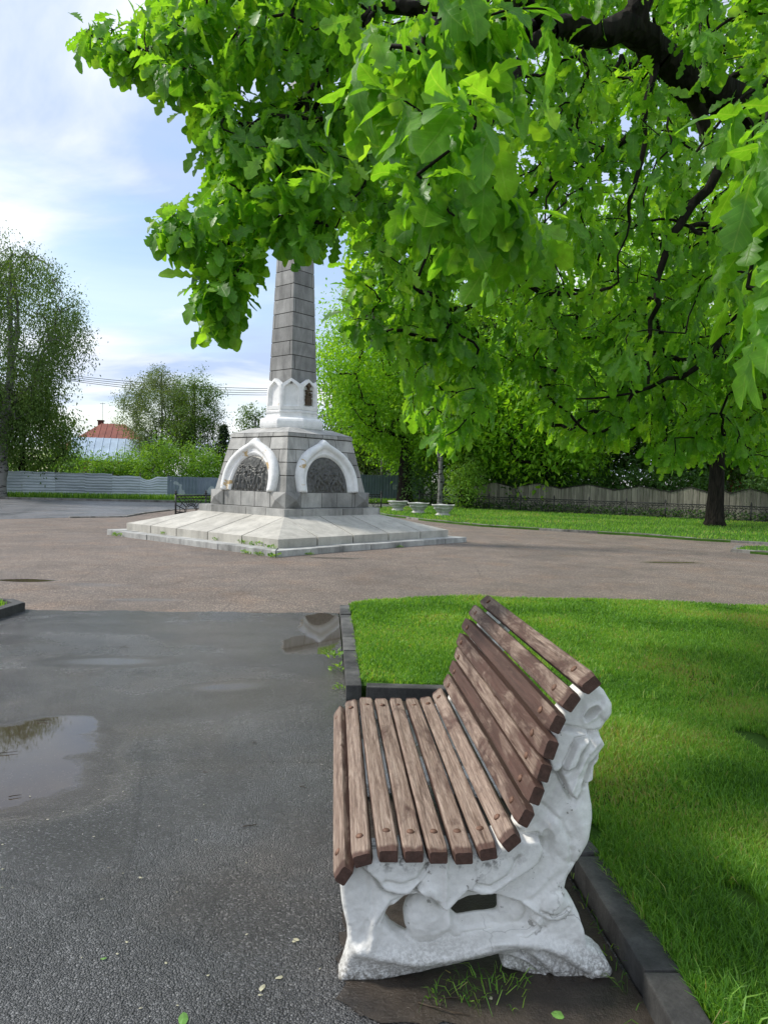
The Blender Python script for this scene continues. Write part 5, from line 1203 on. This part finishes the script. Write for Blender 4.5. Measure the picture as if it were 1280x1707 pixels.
# ------------------------------------------------------------------ planters
M['worn_white'] = stone('worn_white_concrete', (.50, .50, .48), (.70, .70, .67), .1, .4, 5)
def planter(label, loc, rz=0, s=1.0):
    t = empty('planter', loc, rz); tag(t, label, 'planter', 'white planters on the lawn'); mb = MB()
    prof = [(.34, 0), (.36, .05), (.31, .08), (.27, .12), (.27, .16), (.30, .20)]
    nn = 40; V = []; rings = 17
    def rr(z, a):
        base = .30+.24*((z-.19)/.33)**.8 if z > .19 else .30; wave = math.sin((z*42)+1.1*math.sin(a*4)); return base+.018*wave
    for j in range(rings+1):
        z = .19+.33*j/rings
        for k in range(nn): a = 2*math.pi*k/nn; x = rr(z, a); V.append((x*math.cos(a), x*math.sin(a), z+.012*math.sin(a*4)*(j/rings)))
    for (r_, z) in ((.50, .50), (.44, .46), (.0001, .45)):
        for k in range(nn): a = 2*math.pi*k/nn; V.append((r_*math.cos(a), r_*math.sin(a), z+(.012*math.sin(a*4) if z > .49 else 0)))
    fs = [(j*nn+k, j*nn+(k+1) % nn, (j+1)*nn+(k+1) % nn, (j+1)*nn+k) for j in range(rings+3) for k in range(nn)]
    V = [(x*s, y*s, z*s) for x, y, z in V]; mb.add(V, fs, .5, True); mb.build('bowl', M['worn_white'], t)
    mb = MB(); mb.lathe([(r_*s, z*s) for r_, z in prof], 24, (0, 0, 0), .5); mb.build('foot', M['worn_white'], t); return t
for lb, px, py in (('white wavy ribbed bowl planter nearest the monument', 663, 851.5), ('white wavy ribbed bowl planter in the middle of the three', 697, 855.5), ('white wavy ribbed bowl planter beside the slim pale trunk', 738, 859.5)):
    p = gp(px, py, .07); planter(lb, (p.x, p.y, .06), random.uniform(0, 2), .98)

# ------------------------------------------------------------------ houses
M['red_roof'] = simple('rusty_red_roof', (.24, .075, .05), .6, .25, 1.5)
M['shed_roof'] = simple('pale_blue_metal_roof', (.42, .52, .62), .38, .15, 1.2, .5, .1, .3)
M['timber'] = simple('orange_timber', (.36, .16, .055), .75, .25, 4); M['brickd'] = simple('dark_chimney_brick', (.10, .04, .03), .9, .3, 8)
M['cream'] = simple('cream_wall', (.55, .53, .47), .85, .1, 2); M['glass'] = simple('dark_window_glass', (.03, .035, .04), .15, .2, 3, .6, 0); M['wframe'] = simple('white_frame', (.7, .7, .68), .6, .05)
M['redframe'] = simple('red_painted_timber', (.28, .055, .03), .7, .2, 6)
def window(parent, c, w_, h_, n, bars=1, fm='wframe'):
    """c centre, n outward unit vector (horizontal)"""
    n = Vector(n).normalized(); t = Vector((-n.y, n.x, 0)); rz = math.atan2(t.y, t.x); mb = MB()
    mb.box(Vector(c)+n*.03+Vector((0, 0, h_/2)), (w_+.1, .07, .09), rz); mb.box(Vector(c)+n*.05-Vector((0, 0, h_/2)), (w_+.16, .11, .08), rz)
    for s in (-1, 1): mb.box(Vector(c)+n*.03+t*s*w_/2, (.09, .07, h_-.1), rz)
    for k in range(bars): mb.box(Vector(c)+n*.035+t*(w_*((k+1)/(bars+1)-.5)), (.05, .05, h_-.09), rz)
    f = mb.build('window', M[fm], parent); g_ = MB(); g_.box(Vector(c)+n*.012, (w_-.06, .02, h_-.06), rz); g_.build('pane', M['glass'], f); return f
def gable_house(name, label, c, W_, D_, wall, rz, roof_h, wallm, roofm, over=.35, hip=False, chim=(), wins=()):
    t = empty(name, (c[0], c[1], 0), rz); tag(t, label, 'house'); mb = MB(); mb.box((0, 0, wall/2), (W_, D_, wall))
    if not hip:
        for s in (-1, 1): x = s*(W_/2-.001); mb.add([(x, -D_/2, wall), (x, D_/2, wall), (x, 0, wall+roof_h), (x-s*.1, -D_/2, wall), (x-s*.1, D_/2, wall), (x-s*.1, 0, wall+roof_h)], [(0, 1, 2), (3, 5, 4), (0, 2, 5, 3), (1, 4, 5, 2), (0, 3, 4, 1)])
    mb.build('wall', wallm, t); rf_ = MB(); a, b = W_/2+over, D_/2+over; sl = roof_h/(D_/2); zl = wall-over*sl; hx = (a-b*.8 if hip else a)
    V = [(-a, -b, zl), (a, -b, zl), (a, b, zl), (-a, b, zl), (-hx, 0, wall+roof_h), (hx, 0, wall+roof_h)]; V2 = [(x, y, z+.10) for x, y, z in V]
    F_ = [(0, 1, 5, 4), (2, 3, 4, 5), (1, 2, 5), (3, 0, 4)] if hip else [(0, 1, 5, 4), (2, 3, 4, 5)]
    top = [tuple(i+6 for i in f) for f in F_]; bot = [tuple(reversed(f)) for f in F_]
    edge = [(0, 1, 7, 6), (2, 3, 9, 8)]+([(1, 2, 8, 7), (3, 0, 6, 9)] if hip else [(1, 5, 11, 7), (5, 2, 8, 11), (4, 0, 6, 10), (3, 4, 10, 9)]); rf_.add(V+V2, top+bot+edge, .5)
    nr_ = int(2*a/.55)
    for i in range(nr_+1):
        x = -a+2*a*i/nr_; f = 1 if not hip else max(0, min(1, (a-abs(x))/(a-hx)))
        for s in (-1, 1): 
            p0 = Vector((x, s*b, zl+.125)); p1 = Vector((x, s*b*(1-f), zl+.125+(wall+roof_h-zl)*f)); 
            if f > .1: rf_.tube([p0, p1], .028, 4)
    ro = rf_.build('roof', roofm, t)
    for (x, y, h_, s_) in chim:
        mb = MB(); zc_ = wall+roof_h*(1-abs(y)/(D_/2)); mb.box((x, y, zc_+h_/2-.15), (s_, s_, h_)); mb.box((x, y, zc_+h_-.12), (s_*1.25, s_*1.25, .12)); mb.build('chimney', M['brickd'], ro)
    for (x, z, w_, h_) in wins: window(t, (x, -D_/2-.001, z), w_, h_, (0, -1, 0))
    return t
p = at(190, 780, 72)
gh = gable_house('red_roof_house', 'house with a hipped rusty red roof and brick chimneys behind the shed', (p.x-.8, 74), 8.0, 7.4, 3.9, R_(12), 2.5, M['cream'], M['red_roof'], .4, True, ((-1.3, .7, 1.0, .5), (-.15, .5, .55, .36)), ((-1.5, 2.2, .9, 1.2), (1.2, 2.2, .9, 1.2)))
mb = MB(); mb.tube([(-1.1, .4, 5.6), (-1.1, .4, 8.6)], .016, 6); mb.tube([(-1.35, .4, 8.5), (-.85, .4, 8.5)], .02, 4); mb.build('antenna', M['joint'], gh)
p = at(178, 780, 61)
sh = gable_house('timber_house', 'orange timber house with a pale blue ribbed metal roof above the bushes', (p.x-.1, 63), 5.8, 6.0, 2.75, R_(16), 1.7, M['timber'], M['shed_roof'], .35, False, (), ((-1.2, 1.5, .8, .9), (1.0, 1.5, .8, .9)))
p = at(655, 790, 80)
hb = gable_house('cream_house', 'long cream building with white windows glimpsed behind the bright oak trunk', (p.x-.6, 84), 9.5, 8, 4.3, 0, 1.6, M['cream'], M['joint'], .3, True, (), [(x, 2.6, .9, 1.3) for x in (-3.8, -2.2, -.6, 1.0, 2.6, 4.0)])
p = at(1222, 800, 58)
t = empty('red_timber_house', (p.x+.3, 59, 0), R_(-20)); tag(t, 'white walled house with a red timber veranda right of the wide oak trunk', 'house')
mb = MB(); mb.box((0, 2.5, 1.6), (5.0, 4, 3.2)); mb.build('wall', M['cream'], t)
mb = MB()
for z in (1.75, 2.35, 2.95): mb.box((0, -.1, z), (5.2, .14, .12))
for k in range(9): mb.box((-2.5+5*k/8, -.12, 1.55), (.13, .12, 3.1))
mb.build('veranda_frame', M['redframe'], t)
for k in range(4): window(t, (-1.9+1.27*k, .48, 2.2), .7, .8, (0, -1, 0))
mb = MB(); mb.hexa([(-2.8, -.5, 3.15), (2.8, -.5, 3.15), (2.8, 4.8, 3.15), (-2.8, 4.8, 3.15), (-2.2, 1.9, 4.1), (2.2, 1.9, 4.1), (2.2, 2.3, 4.1), (-2.2, 2.3, 4.1)]); mb.build('roof', M['red_roof'], t)
# car roof-like pale shed roof glimpsed over the plank fence
p = at(930, 800, 52); t = gable_house('garden_shed', 'low shed with a pale worn roof just above the dip of the plank fence', (p.x, 54), 3.2, 2.6, 1.5, R_(8), .55, M['darkcap'], M['shed_roof'], .15)

# power lines on two poles
pl_ = MB
def pole(label, p, H):
    t = empty('utility_pole', (p[0], p[1], 0)); tag(t, label, 'utility pole'); mb = MB(); mb.tube([(0, 0, -.2), (0, 0, H)], [.14, .10], 10); mb.build('shaft', M['boards'], t)
    mb = MB(); mb.box((0, 0, H-.4), (.12, 2.2, .12)); mb.build('crossarm', M['darkcap'], t)
    for y in (-1, -.35, .35, 1): mb = MB(); mb.lathe([(.02, 0), (.05, .04), (.05, .12), (.02, .16)], 8, (0, y, H-.34)); mb.build('insulator', M['wframe'], t)
q0 = at(-60, 600, 58); q1 = at(640, 652, 66)
pole('wooden utility pole hidden behind the left birch', (q0.x, 58), 10.2); pole('wooden utility pole behind the bright oak', (q1.x, 66), 10.0)
for j, y in enumerate((-1, -.35, .35, 1)):
    mb = MB(); a = Vector((q0.x, 58+y, 10.02)); b = Vector((q1.x, 66+y, 9.82-.0)); pts_ = []
    for k in range(25): f = k/24; p = a.lerp(b, f); p.z -= (1.0+.12*j)*4*f*(1-f); pts_.append(p)
    mb.tube(pts_, .022, 4); tag(mb.build('power_cable', M['joint']), 'thin dark overhead cable crossing the sky left of the obelisk', 'cable', 'overhead cables')

# ------------------------------------------------------------------ small things on the ground
def weed(label, x, y, s, seed, z=.0, n=46, group=None, cat='weed', elong=(1, 1), rz=0):
    global rng; kr = rng; rng = np.random.default_rng(seed); t_n = n
    a = rng.uniform(0, 6.28, n); r = rng.uniform(0, 1, n)**.7*s; P = np.stack([np.cos(a)*r*elong[0], np.sin(a)*r*elong[1], rng.uniform(.0, .55, n)*s*.9], 1)
    c, s_ = math.cos(rz), math.sin(rz); P = np.stack([P[:, 0]*c-P[:, 1]*s_, P[:, 0]*s_+P[:, 1]*c, P[:, 2]], 1)
    d = np.stack([np.cos(a), np.sin(a), rng.uniform(.2, 1.8, n)], 1); o = leaf_mesh('weed', P, d, rng.normal(0, .4, (n, 3))+[0, 0, 1], rng.uniform(.3, .8, n)*s*.75, rng.uniform(.1, .9, n), M['bush_leaf'], None)
    o.location = (x, y, z); rng = kr; tag(o, label, cat, group); return o
def on_ledge(u, v):   # monument-frame point in metres
    q = Matrix.Rotation(TH, 3, 'Z') @ Vector((u, v, 0)); return MC.x+q.x, MC.y+q.y
for i, (u, v, s, lb) in enumerate([(-3.55, -3.52, .17, 'weed tuft at the front corner of the monument ledge'), (-3.30, -3.10, .15, 'small weeds on the ledge at the front corner of the platform'), (-3.12, -2.35, .20, 'taller weed against the left front of the platform'),
                                   (-3.10, -1.9, .15, 'low weed on the ledge, second from the front corner'), (-3.10, -.9, .13, 'low weed on the left ledge near its middle'), (-3.58, -2.6, .14, 'weed growing out under the left ledge near the corner'),
                                   (-3.12, 1.3, .15, 'weed on the far part of the left ledge'), (-3.55, 2.9, .18, 'patch of weeds at the far left end of the ledge'), (-2.6, -3.56, .11, 'tiny weed at the right ledge near the front corner'), (.5, -3.56, .10, 'tiny weed halfway along the right ledge'), (-3.56, -3.0, .13, 'weed below the left ledge right by the corner')]):
    x, y = on_ledge(u*.95, v*.95); weed(lb, x, y, s*.78, 500+i, .135 if abs(u) < 3.5 and abs(v) < 3.5 else 0, 60, 'weeds round the monument ledge', 'weed', (.6, 1.5) if abs(u) > abs(v)-.2 and i else (1, 1), TH)
for i, (px, py, s, lb) in enumerate([(556, 1098, .10, 'green weed at the kerb beside the puddle'), (565, 1120, .09, 'small weed at the kerb just nearer than the puddle'), (572, 1150, .07, 'tiny weed where the kerb turns behind the bench')]):
    p = gp(px, py); weed(lb, p.x, p.y, s, 530+i, .006, 40, 'weeds along the lawn kerb')
# grass and straw under the near bench side
global_rng = rng; rng = np.random.default_rng(91)
P = np.concatenate([rng.normal((.345, 2.27), (.075, .05), (75, 2)), rng.normal((.24, 2.22), (.05, .03), (22, 2)), rng.normal((.80, 2.5), (.01, .25), (36, 2))]); tag(blades('grass_tuft', P, .042, .0040, M['grass'], .008, 2.0), 'straggly grass growing on the dark soil under the bench', 'grass')
rng = global_rng
_n = len(CLOVER); _a = (CLOVER, rng.normal(0, 1, (_n, 3))*[1, 1, .25], rng.normal(0, .25, (_n, 3))+[0, 0, 1], rng.uniform(.010, .022, _n), rng.uniform(.1, .8, _n)); tag(leaf_mesh('clover', *_a, M['bush_leaf'], None), 'clover and broad leaved weeds spread through the near lawn', 'clover', kind='stuff')
M['twig'] = simple('dry_twig', (.05, .035, .022), .8, .3, 30); M['fallen'] = simple('fallen_pale_petal', (.40, .38, .26), .6, .3, 20); M['fallen_green'] = simple('fallen_green_leaf', (.12, .26, .05), .5, .2, 20)
M['pebble'] = simple('pale_pebble', (.42, .40, .36), .7, .3, 20)
def flake(name, x, y, s, mat, seed, label, cat, group):
    r = random.Random(seed); mb = MB(); a0 = r.uniform(0, 6.28); n = 9; e = r.uniform(.45, .8); V = [(0, 0, .003+s*.08)]
    for k in range(n): a = 2*math.pi*k/n; q = s*r.uniform(.75, 1.15); X, Y = math.cos(a)*q, math.sin(a)*q*e; V.append((X*math.cos(a0)-Y*math.sin(a0), X*math.sin(a0)+Y*math.cos(a0), .0015+r.uniform(0, .18)*s))
    mb.add(V, [(0, 1+k, 1+(k+1) % n) for k in range(n)], .5); o = mb.build(name, mat); o.location = (x, y, .006); tag(o, label, cat, group); return o
rr = random.Random(17)
for i in range(46):
    px, py = rr.uniform(-10, 540), rr.uniform(1230, 1700); p = gp(px, py)
    flake('fallen_petal', p.x, p.y, rr.uniform(.003, .0065), M['fallen'] if rr.random() < .8 else M['pebble'], i, 'tiny pale fallen scrap lying on the wet path', 'fallen petal', 'pale scraps scattered on the path')
for i, (px, py, s, lb) in enumerate([(437, 1651, .016, 'beige fallen leaf near the bottom of the path'), (465, 1634, .013, 'pale leaf lying left of the bench foot'), (494, 1570, .012, 'round pale scrap left of the bench side'), (235, 1466, .010, 'small pale leaf on the middle of the path'), (173, 1602, .012, 'greenish scrap on the lower left path'), (306, 1702, .026, 'green leaf at the bottom edge of the path'), (930, 1697, .022, 'fresh green leaf on the mud below the bench foot'), (818, 1668, .008, 'white pebble in front of the bench foot'), (490, 1573, .008, 'small white scrap near the bench')]):
    p = gp(px, py); flake('fallen_leaf', p.x, p.y, s, M['fallen_green'] if 'green' in lb else M['fallen'], 90+i, lb, 'fallen leaf', None)
for i, (px, py, L, lb) in enumerate([(418, 1380, .075, 'dark twig on the path left of the bench'), (505, 1315, .045, 'short twig near the front slat of the bench'), (26, 1330, .06, 'twig lying in the left puddle'), (425, 1241, .03, 'tiny twig on the middle of the path'), (208, 1081, .10, 'thin twig far up the path'), (75, 1204, .10, 'sprig of debris at the edge of the left puddle'), (10, 1258, .12, 'dark sprig standing in the puddle at the left edge'), (343, 1290, .03, 'tiny dark twig at the seam in the path'), (740, 1690, .16, 'pale straw in the mud before the bench'), (770, 1672, .14, 'brown twig in the mud before the bench')]):
    p = gp(px, py); r = random.Random(i); a = r.uniform(-.5, .5); mb = MB(); pts_ = [Vector((math.cos(a)*L*(k/5-.5), math.sin(a)*L*(k/5-.5)+r.uniform(-.06, .06)*L, .004+abs(r.uniform(0, .05))*L)) for k in range(6)]
    mb.tube(pts_, [.0022, .0026, .002, .002, .0016, .001], 5)
    if L > .09: mb.tube([pts_[2], pts_[2]+Vector((.02, .03, .012))], [.0016, .0008], 4); mb.tube([pts_[3], pts_[3]+Vector((.018, -.022, .008))], [.0015, .0008], 4)
    o = mb.build('twig', M['twig']); o.location = (p.x, p.y, .006); tag(o, lb, 'twig', None)
